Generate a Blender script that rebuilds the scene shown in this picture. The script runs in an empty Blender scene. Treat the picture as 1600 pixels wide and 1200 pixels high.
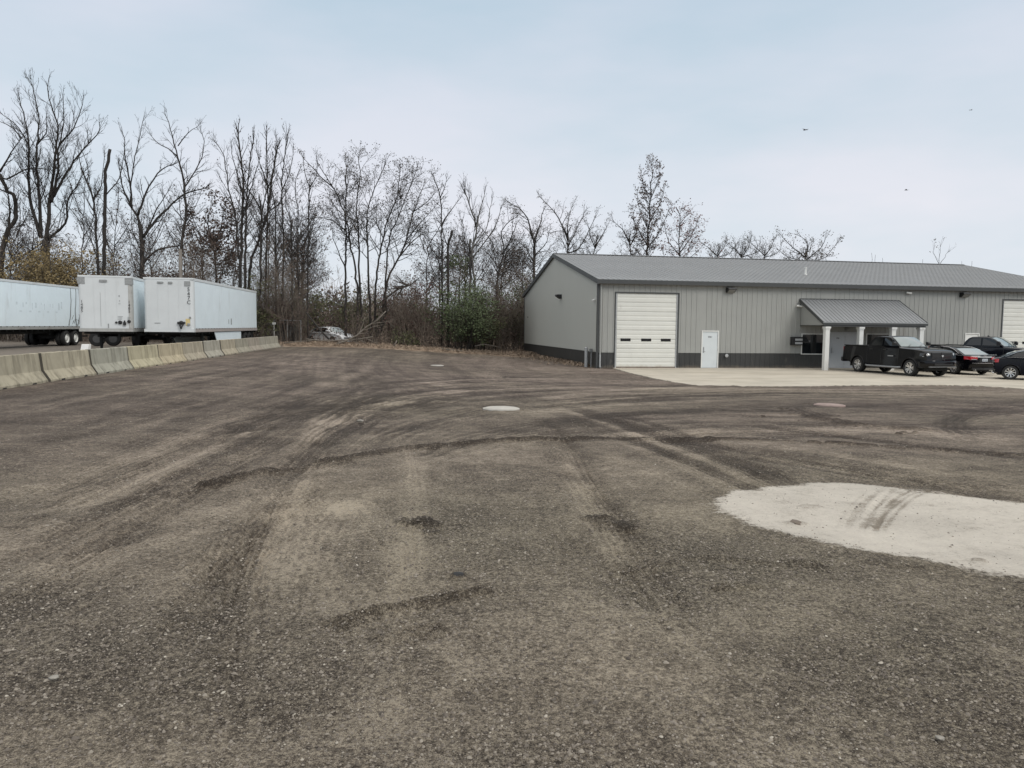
import bpy, bmesh, math, random
import numpy as np
from mathutils import Vector, Matrix
R = math.radians
S = bpy.context.scene
COL = S.collection

# ------------------------------------------------------------------ camera, sky, sun, exposure
CAM_Z, PITCH, ROLL, FPX = 1.65, R(4.34), R(0.60), 1186.0
cd = bpy.data.cameras.new('camera'); cam = bpy.data.objects.new('camera', cd); COL.objects.link(cam)
CM = Matrix.Rotation(math.pi/2 - PITCH, 3, 'X') @ Matrix.Rotation(ROLL, 3, 'Z')
cam.matrix_world = Matrix.Translation((0, 0, CAM_Z)) @ CM.to_4x4()
cd.sensor_width = 36.0; cd.lens = FPX/1600*36; cd.clip_end = 3000; cd.clip_start = 0.05
S.camera = cam

SUN_DIR = Vector((0.62, -0.62, 0.72)).normalized()
sun_el = math.asin(SUN_DIR.z); sun_az = math.atan2(SUN_DIR.x, SUN_DIR.y)
W = bpy.data.worlds.new('World'); S.world = W; W.use_nodes = True
nt = W.node_tree; nt.nodes.clear()
def N(t, **k):
    n = nt.nodes.new(t)
    for a, b in k.items(): setattr(n, a, b)
    return n
sky = N('ShaderNodeTexSky', sky_type='NISHITA'); sky.sun_disc = False
sky.sun_elevation = sun_el; sky.sun_rotation = sun_az; sky.dust_density = 4.0; sky.air_density = 1.0; sky.altitude = 200
tc = N('ShaderNodeTexCoord'); sp = N('ShaderNodeSeparateXYZ'); nt.links.new(tc.outputs['Generated'], sp.inputs[0])
mp = N('ShaderNodeMapping'); mp.inputs['Scale'].default_value = (1.0, 1.0, 3.2); nt.links.new(tc.outputs['Generated'], mp.inputs[0])
ns = N('ShaderNodeTexNoise'); ns.inputs['Scale'].default_value = 1.7; ns.inputs['Detail'].default_value = 5; ns.inputs['Roughness'].default_value = .52
nt.links.new(mp.outputs[0], ns.inputs['Vector'])
el = N('ShaderNodeValToRGB'); nt.links.new(sp.outputs['Z'], el.inputs[0])      # overcast: brighter at the horizon; zenith out of view brightened to light the scene
e = el.color_ramp.elements
e[0].position = 0.0; e[0].color = (.790, .840, .895, 1)
e[1].position = 0.80; e[1].color = (1.42, 1.38, 1.33, 1)
m_ = el.color_ramp.elements.new(.20); m_.color = (.665, .750, .830, 1)
m_ = el.color_ramp.elements.new(.42); m_.color = (.540, .655, .770, 1)
m_ = el.color_ramp.elements.new(.56); m_.color = (.90, .95, .98, 1)
cl = N('ShaderNodeValToRGB'); nt.links.new(ns.outputs['Fac'], cl.inputs[0])
cl.color_ramp.elements[0].position = .34; cl.color_ramp.elements[0].color = (.86, .95, .965, 1)
cl.color_ramp.elements[1].position = .68; cl.color_ramp.elements[1].color = (1.20, 1.10, 1.085, 1)
mul = N('ShaderNodeMix', data_type='RGBA', blend_type='MULTIPLY'); mul.inputs[0].default_value = 1
nt.links.new(el.outputs[0], mul.inputs[6]); nt.links.new(cl.outputs[0], mul.inputs[7])
sc = N('ShaderNodeVectorMath', operation='SCALE'); sc.inputs['Scale'].default_value = 10.0; nt.links.new(mul.outputs[2], sc.inputs[0])
mx = N('ShaderNodeMix', data_type='RGBA'); mx.inputs[0].default_value = .93
nt.links.new(sky.outputs[0], mx.inputs[6]); nt.links.new(sc.outputs[0], mx.inputs[7])
bg = N('ShaderNodeBackground'); bg.inputs[1].default_value = 0.1
nt.links.new(mx.outputs[2], bg.inputs[0]); out = N('ShaderNodeOutputWorld'); nt.links.new(bg.outputs[0], out.inputs[0])

sl = bpy.data.lights.new('sun', 'SUN'); sl.energy = 1.4; sl.angle = R(24); sl.color = (1, .965, .92)
so = bpy.data.objects.new('sun', sl); COL.objects.link(so)
so.rotation_euler = SUN_DIR.to_track_quat('Z', 'Y').to_euler(); so.location = (20, -20, 40)
S.view_settings.view_transform = 'Standard'; S.view_settings.look = 'None'
S.view_settings.exposure = 0.0; S.view_settings.gamma = 1.0; S.view_settings.use_curve_mapping = False
S.cycles.max_bounces = 6; S.cycles.diffuse_bounces = 3; S.cycles.glossy_bounces = 3

# ------------------------------------------------------------------ terrain height, and pixel -> place
def ss(a, b, x):
    t = np.clip((np.asarray(x, float)-a)/(b-a), 0, 1); return t*t*(3-2*t)
def gz(x, y):
    return -.60*ss(-14, 3, x)*ss(6, 33, y) + .10*ss(57, 63, y)*ss(4, -2, x)
def ray(px, py):
    d = CM @ Vector(((px-800)/FPX, -(py-600)/FPX, -1)); return d
def P(px, py, dz=0.0):                         # the place on the ground seen there
    d = ray(px, py); z = 0.0
    for _ in range(40):
        t = (z-CAM_Z)/d.z; t = min(max(t, 1), 400); z = float(gz(d.x*t, d.y*t))
    return Vector((d.x*t, d.y*t, z+dz))
def AT(px, py, Y):                             # the point seen there at a distance Y
    d = ray(px, py); t = Y/d.y; return Vector((d.x*t, Y, CAM_Z+d.z*t))

# ------------------------------------------------------------------ helpers
class MB:
    def __init__(s): s.v = []; s.f = []
    def add(s, vs, fs):
        b = len(s.v); s.v.extend(vs); s.f.extend([tuple(i+b for i in f) for f in fs]); return s
    def hexa(s, p):
        return s.add([tuple(q) for q in p], [(0,3,2,1),(4,5,6,7),(0,1,5,4),(1,2,6,5),(2,3,7,6),(3,0,4,7)])
    def box(s, x0, x1, y0, y1, z0, z1):
        return s.hexa([(x0,y0,z0),(x1,y0,z0),(x1,y1,z0),(x0,y1,z0),(x0,y0,z1),(x1,y0,z1),(x1,y1,z1),(x0,y1,z1)])
    def prism(s, poly, vec):
        n = len(poly); a = [tuple(p) for p in poly]; b = [tuple(Vector(p)+Vector(vec)) for p in poly]
        return s.add(a+b, [tuple(range(n))[::-1], tuple(range(n, 2*n))]+[(i,(i+1)%n,n+(i+1)%n,n+i) for i in range(n)])
    def tube(s, pts, rad, n=6, cap=True):
        m = len(pts); b = len(s.v); up = None
        for i in range(m):
            p = pts[i]; q0 = pts[max(i-1,0)]; q1 = pts[min(i+1,m-1)]
            dx, dy, dz = q1[0]-q0[0], q1[1]-q0[1], q1[2]-q0[2]
            l = math.sqrt(dx*dx+dy*dy+dz*dz) or 1; dx/=l; dy/=l; dz/=l
            if up is None: up = (1,0,0) if abs(dx) < .8 else (0,1,0)
            k = up[0]*dx+up[1]*dy+up[2]*dz; ux,uy,uz = up[0]-k*dx, up[1]-k*dy, up[2]-k*dz
            l = math.sqrt(ux*ux+uy*uy+uz*uz) or 1; ux/=l; uy/=l; uz/=l; up = (ux,uy,uz)
            vx,vy,vz = dy*uz-dz*uy, dz*ux-dx*uz, dx*uy-dy*ux
            r = rad[i] if hasattr(rad,'__len__') else rad
            for j in range(n):
                c = CS[n][j]; a, o = c[0]*r, c[1]*r
                s.v.append((p[0]+ux*a+vx*o, p[1]+uy*a+vy*o, p[2]+uz*a+vz*o))
        f = s.f
        for i in range(m-1):
            q = b+i*n
            for j in range(n):
                k = (j+1)%n; f.append((q+j, q+k, q+n+k, q+n+j))
        if cap: f.append(tuple(range(b, b+n))[::-1]); f.append(tuple(range(b+(m-1)*n, b+m*n)))
        return s
    def lathe(s, prof, axis='y', n=28, c=(0,0,0), close=False):
        b = len(s.v); m = len(prof)
        for (r, h) in prof:
            for j in range(n):
                a = 2*math.pi*j/n; x, z = r*math.cos(a), r*math.sin(a)
                s.v.append((c[0]+x, c[1]+h, c[2]+z) if axis == 'y' else (c[0]+x, c[1]+z, c[2]+h))
        for i in range(m-1 if not close else m):
            k = (i+1) % m
            for j in range(n):
                l = (j+1)%n; s.f.append((b+i*n+j, b+i*n+l, b+k*n+l, b+k*n+j))
        if not close:
            s.f.append(tuple(b+j for j in range(n))); s.f.append(tuple(b+(m-1)*n+j for j in range(n))[::-1])
        return s
    def quad(s, a, b, c, d): return s.add([tuple(a),tuple(b),tuple(c),tuple(d)], [(0,1,2,3)])
    def mesh(s, name):
        me = bpy.data.meshes.new(name); me.from_pydata(s.v, [], s.f); me.update(); return me
    def build(s, name, mat, parent=None, smooth=False, bevel=0, label=None, fix=True):
        me = s.mesh(name)
        if fix:
            b = bmesh.new(); b.from_mesh(me); bmesh.ops.recalc_face_normals(b, faces=b.faces[:]); b.to_mesh(me); b.free()
        return link(name, me, mat, parent, smooth, bevel, label)
CS = {n: [(math.cos(2*math.pi*j/n), math.sin(2*math.pi*j/n)) for j in range(n)] for n in range(3, 33)}
def link(name, me, mat, parent=None, smooth=False, bevel=0, label=None):
    o = bpy.data.objects.new(name, me); COL.objects.link(o)
    if mat is not None: me.materials.append(mat)
    if smooth:
        me.polygons.foreach_set('use_smooth', [True]*len(me.polygons))
        if smooth == 'auto': me.set_sharp_from_angle(angle=R(35))
    if bevel:
        m = o.modifiers.new('bevel', 'BEVEL'); m.width = bevel; m.segments = 2; m.limit_method = 'ANGLE'; m.angle_limit = R(40)
    if parent: o.parent = parent
    if label: o['label'] = label
    return o
def tag(o, label, cat, group=None, kind=None):
    o['label'] = label; o['category'] = cat
    if group: o['group'] = group
    if kind: o['kind'] = kind
    return o
def thing(name, label, cat, loc=(0,0,0), rz=0, group=None):
    o = bpy.data.objects.new(name, None); COL.objects.link(o); o.location = loc; o.rotation_euler = (0,0,rz)
    o.empty_display_size = .3
    return tag(o, label, cat, group)
def struct(o): o['kind'] = 'structure'; return o
def text_mb(s, size, name='text'):
    cu = bpy.data.curves.new(name, 'FONT'); cu.body = s; cu.size = size; cu.align_x = 'CENTER'; cu.align_y = 'CENTER'; cu.extrude = .003
    cu.resolution_u = 3
    o = bpy.data.objects.new(name, cu); COL.objects.link(o)
    me = bpy.data.meshes.new_from_object(o.evaluated_get(bpy.context.evaluated_depsgraph_get()))
    vs = [tuple(v.co) for v in me.vertices]; fs = [tuple(p.vertices) for p in me.polygons]
    bpy.data.objects.remove(o); bpy.data.curves.remove(cu); bpy.data.meshes.remove(me)
    return vs, fs

# ------------------------------------------------------------------ materials
def mat(name, col, rough=.6, metal=0, var=.12, scale=3.0, bump=0, bscale=40, spec=.5, coat=0, dirt=None, stretch=None, alpha_col=None):
    m = bpy.data.materials.new(name); m.use_nodes = True; t = m.node_tree; b = t.nodes['Principled BSDF']
    b.inputs['Roughness'].default_value = rough; b.inputs['Metallic'].default_value = metal
    b.inputs['Specular IOR Level'].default_value = spec; b.inputs['Coat Weight'].default_value = coat; b.inputs['Coat Roughness'].default_value = .06
    L = t.links.new; nd = t.nodes.new
    tcn = nd('ShaderNodeTexCoord'); src = tcn.outputs['Object']
    if stretch:
        mpn = nd('ShaderNodeMapping'); mpn.inputs['Scale'].default_value = stretch; L(src, mpn.inputs[0]); src = mpn.outputs[0]
    n = nd('ShaderNodeTexNoise'); n.inputs['Scale'].default_value = scale; n.inputs['Detail'].default_value = 6; n.inputs['Roughness'].default_value = .6; L(src, n.inputs['Vector'])
    r = nd('ShaderNodeValToRGB'); L(n.outputs['Fac'], r.inputs[0])
    r.color_ramp.elements[0].position = .3; r.color_ramp.elements[1].position = .7
    r.color_ramp.elements[0].color = tuple(c*(1-var) for c in col)+(1,); r.color_ramp.elements[1].color = tuple(min(1, c*(1+var)) for c in col)+(1,)
    c = r.outputs[0]
    if dirt:
        dcol, dpos, dsc, dst = dirt
        mp2 = nd('ShaderNodeMapping'); mp2.inputs['Scale'].default_value = dst; L(tcn.outputs['Object'], mp2.inputs[0])
        n2 = nd('ShaderNodeTexNoise'); n2.inputs['Scale'].default_value = dsc; n2.inputs['Detail'].default_value = 8; n2.inputs['Roughness'].default_value = .65; L(mp2.outputs[0], n2.inputs['Vector'])
        r2 = nd('ShaderNodeValToRGB'); L(n2.outputs['Fac'], r2.inputs[0]); r2.color_ramp.elements[0].position = dpos; r2.color_ramp.elements[1].position = min(1, dpos+.22)
        mxn = nd('ShaderNodeMix'); mxn.data_type = 'RGBA'; L(r2.outputs[0], mxn.inputs[0]); L(c, mxn.inputs[6]); mxn.inputs[7].default_value = dcol+(1,); c = mxn.outputs[2]
    L(c, b.inputs['Base Color'])
    if bump:
        n3 = nd('ShaderNodeTexNoise'); n3.inputs['Scale'].default_value = bscale; n3.inputs['Detail'].default_value = 5; L(src, n3.inputs['Vector'])
        bn = nd('ShaderNodeBump'); bn.inputs['Strength'].default_value = bump; bn.inputs['Distance'].default_value = .02; L(n3.outputs['Fac'], bn.inputs['Height']); L(bn.outputs[0], b.inputs['Normal'])
    return m
M = {}
M['wall'] = mat('grey_siding', (.312,.315,.296), .48, .0, .05, .6, dirt=((.24,.235,.215), .60, 1.2, (1,1,.15)))
M['wains'] = mat('charcoal_siding', (.036,.037,.036), .5, 0, .10, 1.0, dirt=((.13,.12,.10), .62, 2.0, (1,1,.4)))
def mud_foot(m, col, z0, amp):
    t = m.node_tree; b = t.nodes['Principled BSDF']; L = t.links.new; src = b.inputs['Base Color'].links[0].from_socket
    tcn = t.nodes.new('ShaderNodeTexCoord'); sx = t.nodes.new('ShaderNodeSeparateXYZ'); L(tcn.outputs['Object'], sx.inputs[0])
    n = t.nodes.new('ShaderNodeTexNoise'); n.inputs['Scale'].default_value = 1.6; n.inputs['Detail'].default_value = 8; n.inputs['Roughness'].default_value = .7; L(tcn.outputs['Object'], n.inputs['Vector'])
    k = t.nodes.new('ShaderNodeMath'); k.operation = 'MULTIPLY_ADD'; L(n.outputs['Fac'], k.inputs[0]); k.inputs[1].default_value = -amp; L(sx.outputs['Z'], k.inputs[2])
    r = t.nodes.new('ShaderNodeMapRange'); L(k.outputs[0], r.inputs[0]); r.inputs[1].default_value = z0-amp*.5-.10; r.inputs[2].default_value = z0-amp*.5+.10; r.inputs[3].default_value = .75; r.inputs[4].default_value = 0
    x = t.nodes.new('ShaderNodeMix'); x.data_type = 'RGBA'; L(r.outputs[0], x.inputs[0]); L(src, x.inputs[6]); x.inputs[7].default_value = col+(1,); L(x.outputs[2], b.inputs['Base Color'])
mud_foot(M['wains'], (.15,.125,.095), .08, .5)
M['trim'] = mat('charcoal_trim', (.052,.055,.055), .45, 0, .1, 2)
M['roof'] = mat('grey_metal_roof', (.190,.194,.196), .5, .0, .06, .5, dirt=((.155,.16,.163), .56, .9, (1,.25,1)))
M['porch_roof'] = mat('porch_metal_roof', (.20,.206,.21), .42, 0, .08, .8, dirt=((.30,.29,.27), .62, 2.0, (1,.3,1)))
M['white'] = mat('white_paint', (.70,.70,.67), .45, 0, .05, 2, dirt=((.50,.48,.43), .60, 2.5, (1,1,.35)))
M['ohdoor'] = mat('white_steel_door', (.66,.66,.61), .42, 0, .04, 1.4, dirt=((.47,.45,.40), .62, 1.6, (1,1,.5)))
mud_foot(M['ohdoor'], (.42,.37,.29), .10, .7)
M['door'] = mat('pale_grey_door', (.60,.64,.65), .4, 0, .04, 2)
M['door2'] = mat('grey_door', (.50,.52,.54), .4, 0, .05, 2)
M['glass'] = mat('dark_glass', (.012,.014,.016), .06, 0, .1, 3, spec=.8)
M['carglass'] = mat('tinted_glass', (.006,.007,.008), .03, 0, .1, 3, spec=.75)
M['shield'] = mat('sky_reflection_glass', (.13,.165,.165), .03, 0, .1, 3, spec=1.0, coat=1.0)  # pale sky reflection put into the base colour
M['black'] = mat('black_plastic', (.013,.013,.014), .5, 0, .15, 6)
M['steel'] = mat('galvanised_steel', (.42,.43,.43), .45, .5, .12, 8)
M['lamp'] = mat('lamp_lens', (.22,.22,.21), .3, 0, .05, 9)
M['paint_black'] = mat('black_car_paint', (.0016,.0016,.003), .06, 0, .1, 2, coat=0, spec=.38)
M['paint_navy'] = mat('dark_blue_car_paint', (.002,.003,.007), .06, 0, .1, 2, coat=0, spec=.38)
M['chrome'] = mat('chrome', (.72,.72,.72), .16, 1.0, .04, 8)
M['rim'] = mat('alloy_rim', (.60,.60,.60), .26, .8, .06, 8)
M['tyre'] = mat('tyre_rubber', (.016,.016,.016), .8, 0, .2, 12, bump=.2)
M['red'] = mat('red_lens', (.42,.012,.02), .18, 0, .1, 6, coat=1)
M['headlight'] = mat('headlight_lens', (.50,.52,.53), .1, .2, .1, 12, coat=1)
M['plate'] = mat('licence_plate', (.52,.56,.60), .4, 0, .05, 30)
M['white_car'] = mat('white_car_paint', (.70,.71,.72), .3, 0, .04, 2, coat=.6)
M['alu'] = mat('white_trailer_skin', (.79,.875,.915), .42, 0, .035, 1.0, dirt=((.56,.60,.60), .60, 1.3, (1,1,.25)))
M['nose'] = mat('trailer_nose_skin', (.62,.645,.65), .45, 0, .04, 1.2, dirt=((.47,.475,.46), .57, 1.0, (1,1,.35)))
M['rail'] = mat('trailer_rail', (.42,.42,.40), .5, .3, .12, 5, dirt=((.24,.20,.17), .55, 2.0, (.3,.3,1)))
M['pinkrail'] = mat('weathered_rail', (.40,.36,.34), .55, .1, .12, 5)
M['cap'] = mat('grey_corner_cap', (.30,.31,.31), .6, .2, .22, 9)
M['under'] = mat('black_undercarriage', (.010,.010,.010), .7, 0, .3, 5)
M['ink'] = mat('black_lettering', (.015,.015,.018), .6, 0, .1, 5)
M['crease'] = mat('creased_metal', (.16,.17,.17), .5, .2, .2, 5)
M['sticker'] = mat('yellow_sticker', (.62,.50,.24), .5, 0, .15, 12)
M['fog_lens'] = mat('fog_lens', (.30,.31,.32), .3, .3, .1, 8)
conc = [(.32,.30,.245), (.345,.322,.262), (.300,.302,.270), (.385,.362,.275), (.385,.345,.262), (.330,.305,.255), (.325,.318,.288), (.345,.318,.262), (.285,.275,.238), (.300,.275,.245), (.300,.290,.258), (.310,.300,.265)]
for i, c in enumerate(conc):
    M['conc%d' % i] = mat('weathered_concrete', (c[0]*1.10, c[1]*1.055, c[2]*.96), .9, 0, .16, 1.6, bump=.25, bscale=30, dirt=((c[0]*.42, c[1]*.39, c[2]*.33), .455, 1.3, (2.6,2.6,.22)))
M['concend'] = mat('shade_dark_concrete_end', (.085,.078,.062), .95, 0, .3, 3)  # dark colour paints the shade in the narrow joints between barriers
M['mancon'] = mat('pale_concrete_lid', (.41,.39,.35), .9, 0, .15, 4, bump=.2)
M['manpink'] = mat('pinkish_concrete_lid', (.27,.205,.18), .9, 0, .3, 4, bump=.2)
M['iron'] = mat('rusty_iron', (.12,.075,.06), .8, .2, .3, 6)
M['bark'] = mat('dark_bark', (.030,.026,.023), .95, 0, .35, 2.5, stretch=(3,3,.6))
M['barkgrey'] = mat('grey_bark', (.115,.108,.098), .95, 0, .3, 2.5, stretch=(3,3,.6))
M['twig'] = mat('dark_twigs', (.030,.026,.023), .95, 0, .3, .8)
M['brushtwig'] = mat('brown_brush', (.150,.122,.098), .95, 0, .5, .5)
M['deadwood'] = mat('bare_dead_wood', (.155,.135,.112), .9, 0, .3, 4)
M['leafbrown'] = mat('brown_leaves', (.070,.046,.036), .8, 0, .45, .9)
M['leafred'] = mat('russet_leaves', (.110,.055,.048), .8, 0, .4, .9)
M['leafyellow'] = mat('yellow_brown_leaves', (.185,.138,.062), .8, 0, .6, 1.6)
M['leafgreen'] = mat('green_leaves', (.060,.080,.032), .75, 0, .45, 1.1)
M['leafdark'] = mat('dark_green_leaves', (.075,.078,.032), .75, 0, .5, 1.2)
M['seed'] = mat('dry_seed_clusters', (.060,.050,.040), .9, 0, .4, 1.0)
M['litter'] = mat('leaf_litter', (.225,.170,.122), .9, 0, .55, 3.0)
M['pole'] = mat('weathered_pole', (.24,.215,.19), .9, 0, .2, 3, stretch=(4,4,.5))
M['shed'] = mat('dull_grey_panel', (.16,.165,.165), .7, 0, .12, .8)
M['wirem'] = mat('fence_wire', (.16,.16,.155), .6, .3, .1, 3)
M['rimdull'] = mat('dull_rim', (.085,.085,.085), .6, .2, .2, 6)
M['raketrim'] = mat('grey_rake_trim', (.085,.09,.09), .5, 0, .1, 2)
M['brightstrip'] = mat('painted_shine_trim', (.62,.64,.65), .25, .3, .05, 8)  # pale base colour stands in for the bright reflection on chrome
M['grillebar'] = mat('gloss_grille_bar', (.035,.036,.04), .12, 0, .1, 5, spec=.8)
M['foam'] = mat('white_foam', (.78,.78,.76), .7, 0, .04, 6)
M['stone'] = mat('pale_stone', (.255,.238,.208), .9, 0, .5, 7)

# ------------------------------------------------------------------ ground
def hsh(ix, iy, seed):
    h = (ix.astype(np.int64)*374761393 + iy.astype(np.int64)*668265263 + seed*1442695041) & 0xffffffff
    h = ((h ^ (h >> 13))*1274126177) & 0xffffffff
    return ((h ^ (h >> 16)) & 0xffff)/65535.0
def vnoise(x, y, seed):
    ix, iy = np.floor(x), np.floor(y); fx, fy = x-ix, y-iy; fx = fx*fx*(3-2*fx); fy = fy*fy*(3-2*fy)
    a = hsh(ix, iy, seed); b = hsh(ix+1, iy, seed); c = hsh(ix, iy+1, seed); d = hsh(ix+1, iy+1, seed)
    return (a*(1-fx)+b*fx)*(1-fy)+(c*(1-fx)+d*fx)*fy
def fbm(x, y, seed, o=4):
    t, a, n = 0, 1, 0
    for k in range(o):
        t = t+a*vnoise(x*2**k+17*k, y*2**k-9*k, seed+k); n += a; a *= .5
    return t/n*2-1
def curve_pts(pix, n=10):
    p = [P(*q) for q in pix]; p = [(v.x, v.y) for v in p]; res = []
    ext = [p[0]]+p+[p[-1]]
    for i in range(1, len(ext)-2):
        a, b, c, d = [np.array(q) for q in ext[i-1:i+3]]
        for k in range(n):
            t = k/n; res.append(.5*((2*b)+(-a+c)*t+(2*a-5*b+4*c-d)*t*t+(-a+3*b-3*c+d)*t**3))
    res.append(np.array(p[-1])); return np.array(res)
def build_ground():
    th = np.concatenate([np.arange(-180, -40, 4.0), np.arange(-40, 40, .115), np.arange(40, 180, 4.0)])
    rr = np.concatenate([np.linspace(.3, 2.3, 8), 2.4*np.exp(np.arange(0, math.log(30/2.4), .0040)),
                         30*np.exp(np.arange(0, math.log(72/30), .0085)), 72*np.exp(np.linspace(.03, math.log(900/72), 26))])
    nt_, nr = len(th), len(rr); T, Rr = np.meshgrid(np.radians(th), rr)
    X = (np.sin(T)*Rr).ravel(); Y = (np.cos(T)*Rr).ravel(); Z = gz(X, Y)
    near = ss(60, 30, Rr.ravel())
    tone = np.zeros_like(X); hgt = np.zeros_like(X)
    # --- graded streaks: stretched noise along the ways the lorries drive
    def streak(ang, across, along, seed):
        a = R(ang); u = X*math.cos(a)+Y*math.sin(a); w = -X*math.sin(a)+Y*math.cos(a)
        w = w+.8*fbm(u*.05, w*.10, seed+40, 2)*3
        return .45*np.tanh(2.6*fbm(u/along, w/across, seed, 5))
    wl = ss(4, -9, X-.10*Y); wr = 1-wl
    s1 = streak(98, .75, 13, 3); s2 = streak(12, .85, 15, 11); s3 = streak(62, .45, 7, 23); s4 = streak(138, .5, 8, 31)
    nr_ = ss(16, 6, Rr.ravel())
    far_ = ss(12, 26, Rr.ravel()); f1 = streak(98, .20, 5, 71); f2 = streak(14, .22, 6, 73); f3 = streak(55, .16, 3.5, 79); f4 = streak(128, .16, 3.5, 83); s5 = streak(6, 2.6, 24, 51); s6 = streak(100, 1.9, 30, 57); s7 = streak(172, 1.5, 12, 63)
    tone += .75*(s1*wl + s2*wr)*(1-.45*nr_) + .50*s3*nr_ + .40*s4*ss(0, 8, X)*nr_ + .75*(f1*wl+f2*wr)*(1-.5*nr_) + .55*(f3*wl+f4*wr)*nr_ + .35*fbm(X*.9, Y*.9, 91, 4) + far_*(1.1*s5*wr+.8*s6*wl+.6*s7)
    base = fbm(X*.16, Y*.16, 77, 4)
    # --- tracks: (pixels, half width, tone, height, wobble, parallel pair)
    def track(pix, w, t, h=0.0, edge=.5, tread=False, ragged=.35, fade=True):
        c = curve_pts(pix); d2 = np.full(X.shape, 1e9); arc = np.zeros(X.shape); s0 = 0; Lt = np.sum(np.linalg.norm(np.diff(c, axis=0), axis=1))
        bx0, by0 = c.min(0)-w*4-.5; bx1, by1 = c.max(0)+w*4+.5
        idx = np.where((X > bx0) & (X < bx1) & (Y > by0) & (Y < by1))[0]
        if not len(idx): return
        x, y = X[idx], Y[idx]; dd = np.full(len(idx), 1e9); aa = np.zeros(len(idx)); sd = np.zeros(len(idx))
        for i in range(len(c)-1):
            ax, ay = c[i]; ex, ey = c[i+1]-c[i]; l2 = ex*ex+ey*ey+1e-9; l = math.sqrt(l2)
            k = np.clip(((x-ax)*ex+(y-ay)*ey)/l2, 0, 1); dx, dy = x-ax-k*ex, y-ay-k*ey; q = dx*dx+dy*dy
            m = q < dd; dd[m] = q[m]; aa[m] = s0+k[m]*l; sd[m] = ((ex*dy-ey*dx)/l)[m]; s0 += l
        d = np.sqrt(dd); wob = 1+ragged*fbm(x*2.3, y*2.3, int(w*1000)+5, 4)*1.6
        m = 1-ss(w*wob*(1-edge), w*wob*(1+edge), d)
        if fade: m = m*ss(0, .12*Lt, aa)*ss(Lt, Lt*.88, aa)
        m = m*(.70+.5*fbm(x*1.3, y*1.3, int(w*500)+8, 3))
        m = m*(.42+.80*ss(-.45, .25, np.sin(sd*2*math.pi/(w*.62)+2.2*fbm(x*1.2, y*1.2, 19, 3))+.5*fbm(x*5, y*5, 23, 3)))
        if tread:
            m = m*(.45+.55*(np.sin(sd*2*math.pi/.055) > -.1))*(.5+.5*(np.sin(aa*2*math.pi/.16+np.sin(sd*40)) > -.5))
        tone[idx] += t*m; hgt[idx] += h*m
    W1 = [(330,757),(400,742),(480,727),(560,713),(640,702),(740,692),(860,687),(1000,685),(1120,687),(1230,690),(1350,697),(1470,703),(1640,713)]
    track(W1, .13, -2.2, .045, .4, ragged=.8, fade=False); track([(x, y+5) for x, y in W1], .16, .35, 0, .6, ragged=.9)
    track([(250,775),(330,757),(400,742)], .12, -.7, .02, .7, ragged=.8)
    track([(500,985),(580,960),(640,948),(700,935),(780,922)], .075, -1.3, .04, .6, ragged=.9)
    track([(576,1003),(640,990),(700,978)], .06, -.6, .02, .6, ragged=.9)
    track([(930,900),(1013,883),(1099,872),(1200,880),(1320,885)], .07, -.6, .02, .7, ragged=.9)
    track([(1236,636),(1280,655),(1350,665),(1420,672),(1520,678)], .30, -1.5, .05, .6, ragged=.9)
    track([(1330,612),(1420,622),(1540,632),(1640,640)], .2, -.4, .01, .7)
    for k, (dy, s) in enumerate([(0,-1.3),(7,-.9),(14,.5),(-6,-.7)]):
        track([(1640,632+dy),(1560,637+dy),(1505,648+dy),(1488,660+dy),(1510,674+dy),(1570,684+dy)], .26, s, -.012, .6)
    arcs = [[(480,668),(520,646),(570,628),(640,613),(740,607),(880,603),(1040,599)],
            [(520,690),(545,668),(580,647),(650,632),(740,618),(910,607),(1100,602)],
            [(590,690),(640,664),(720,644),(830,628),(980,618),(1150,614)],
            [(400,650),(500,618),(620,598),(760,590),(900,589)],
            [(300,690),(420,652),(560,630),(700,622)],
            [(640,720),(720,690),(830,664),(960,648),(1130,640),(1300,646)]]
    for k, a in enumerate(arcs):
        for j, (o, t_) in enumerate([(0,-1.2),(5,.55),(10,-.9),(17,.45)]):
            track([(x, y+o*(.6+.6*(y-590)/100)) for x, y in a], .34 if j % 2 == 0 else .40, t_, -.016 if j % 2 == 0 else .008, .5, tread=False)
    tone *= 1.0
    lefts = [[(0,640),(160,612),(300,588),(420,566)], [(0,690),(180,650),(330,612),(460,580)], [(0,760),(200,700),(360,640),(500,590)],
             [(0,830),(180,760),(330,690),(500,620),(620,590)], [(60,900),(230,800),(380,720),(470,680)], [(0,960),(150,890),(300,830),(420,770),(500,740)],
             [(120,660),(220,645),(330,612)], [(100,800),(240,745),(330,700)], [(0,1000),(140,930),(230,900)]]
    for k, a in enumerate(lefts):
        track(a, .22, [-.7,.4][k % 2], -.010, .7); track([(x+12, y+16) for x, y in a], .16, [.35,-.6][k % 2], 0, .7)
    downs = [[(700,1200),(560,980),(480,850),(430,760)], [(400,1200),(380,1000),(385,880),(400,800)], [(330,930),(345,860),(380,800)], [(420,960),(440,880),(460,800)],
             [(1080,1040),(1000,960),(930,890),(880,820)], [(900,880),(860,820),(840,760)], [(1180,700),(1120,690),(1060,680),(960,660),(880,640)],
             [(1260,760),(1180,715),(1100,690),(1010,660)], [(1130,760),(1060,730),(980,700),(900,660)], [(1100,790),(1020,740),(930,700)], [(760,760),(700,720),(650,690)],
             [(1600,780),(1480,740),(1360,715),(1260,690)], [(1500,745),(1380,722),(1280,705)]]
    for k, a in enumerate(downs):
        t_ = [.45,-.45,-.38][k % 3]
        track(a, .17, t_, -.008*(t_ < 0), .7); track([(x+46, y+6) for x, y in a], .13, -t_*.8, 0, .7)
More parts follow.
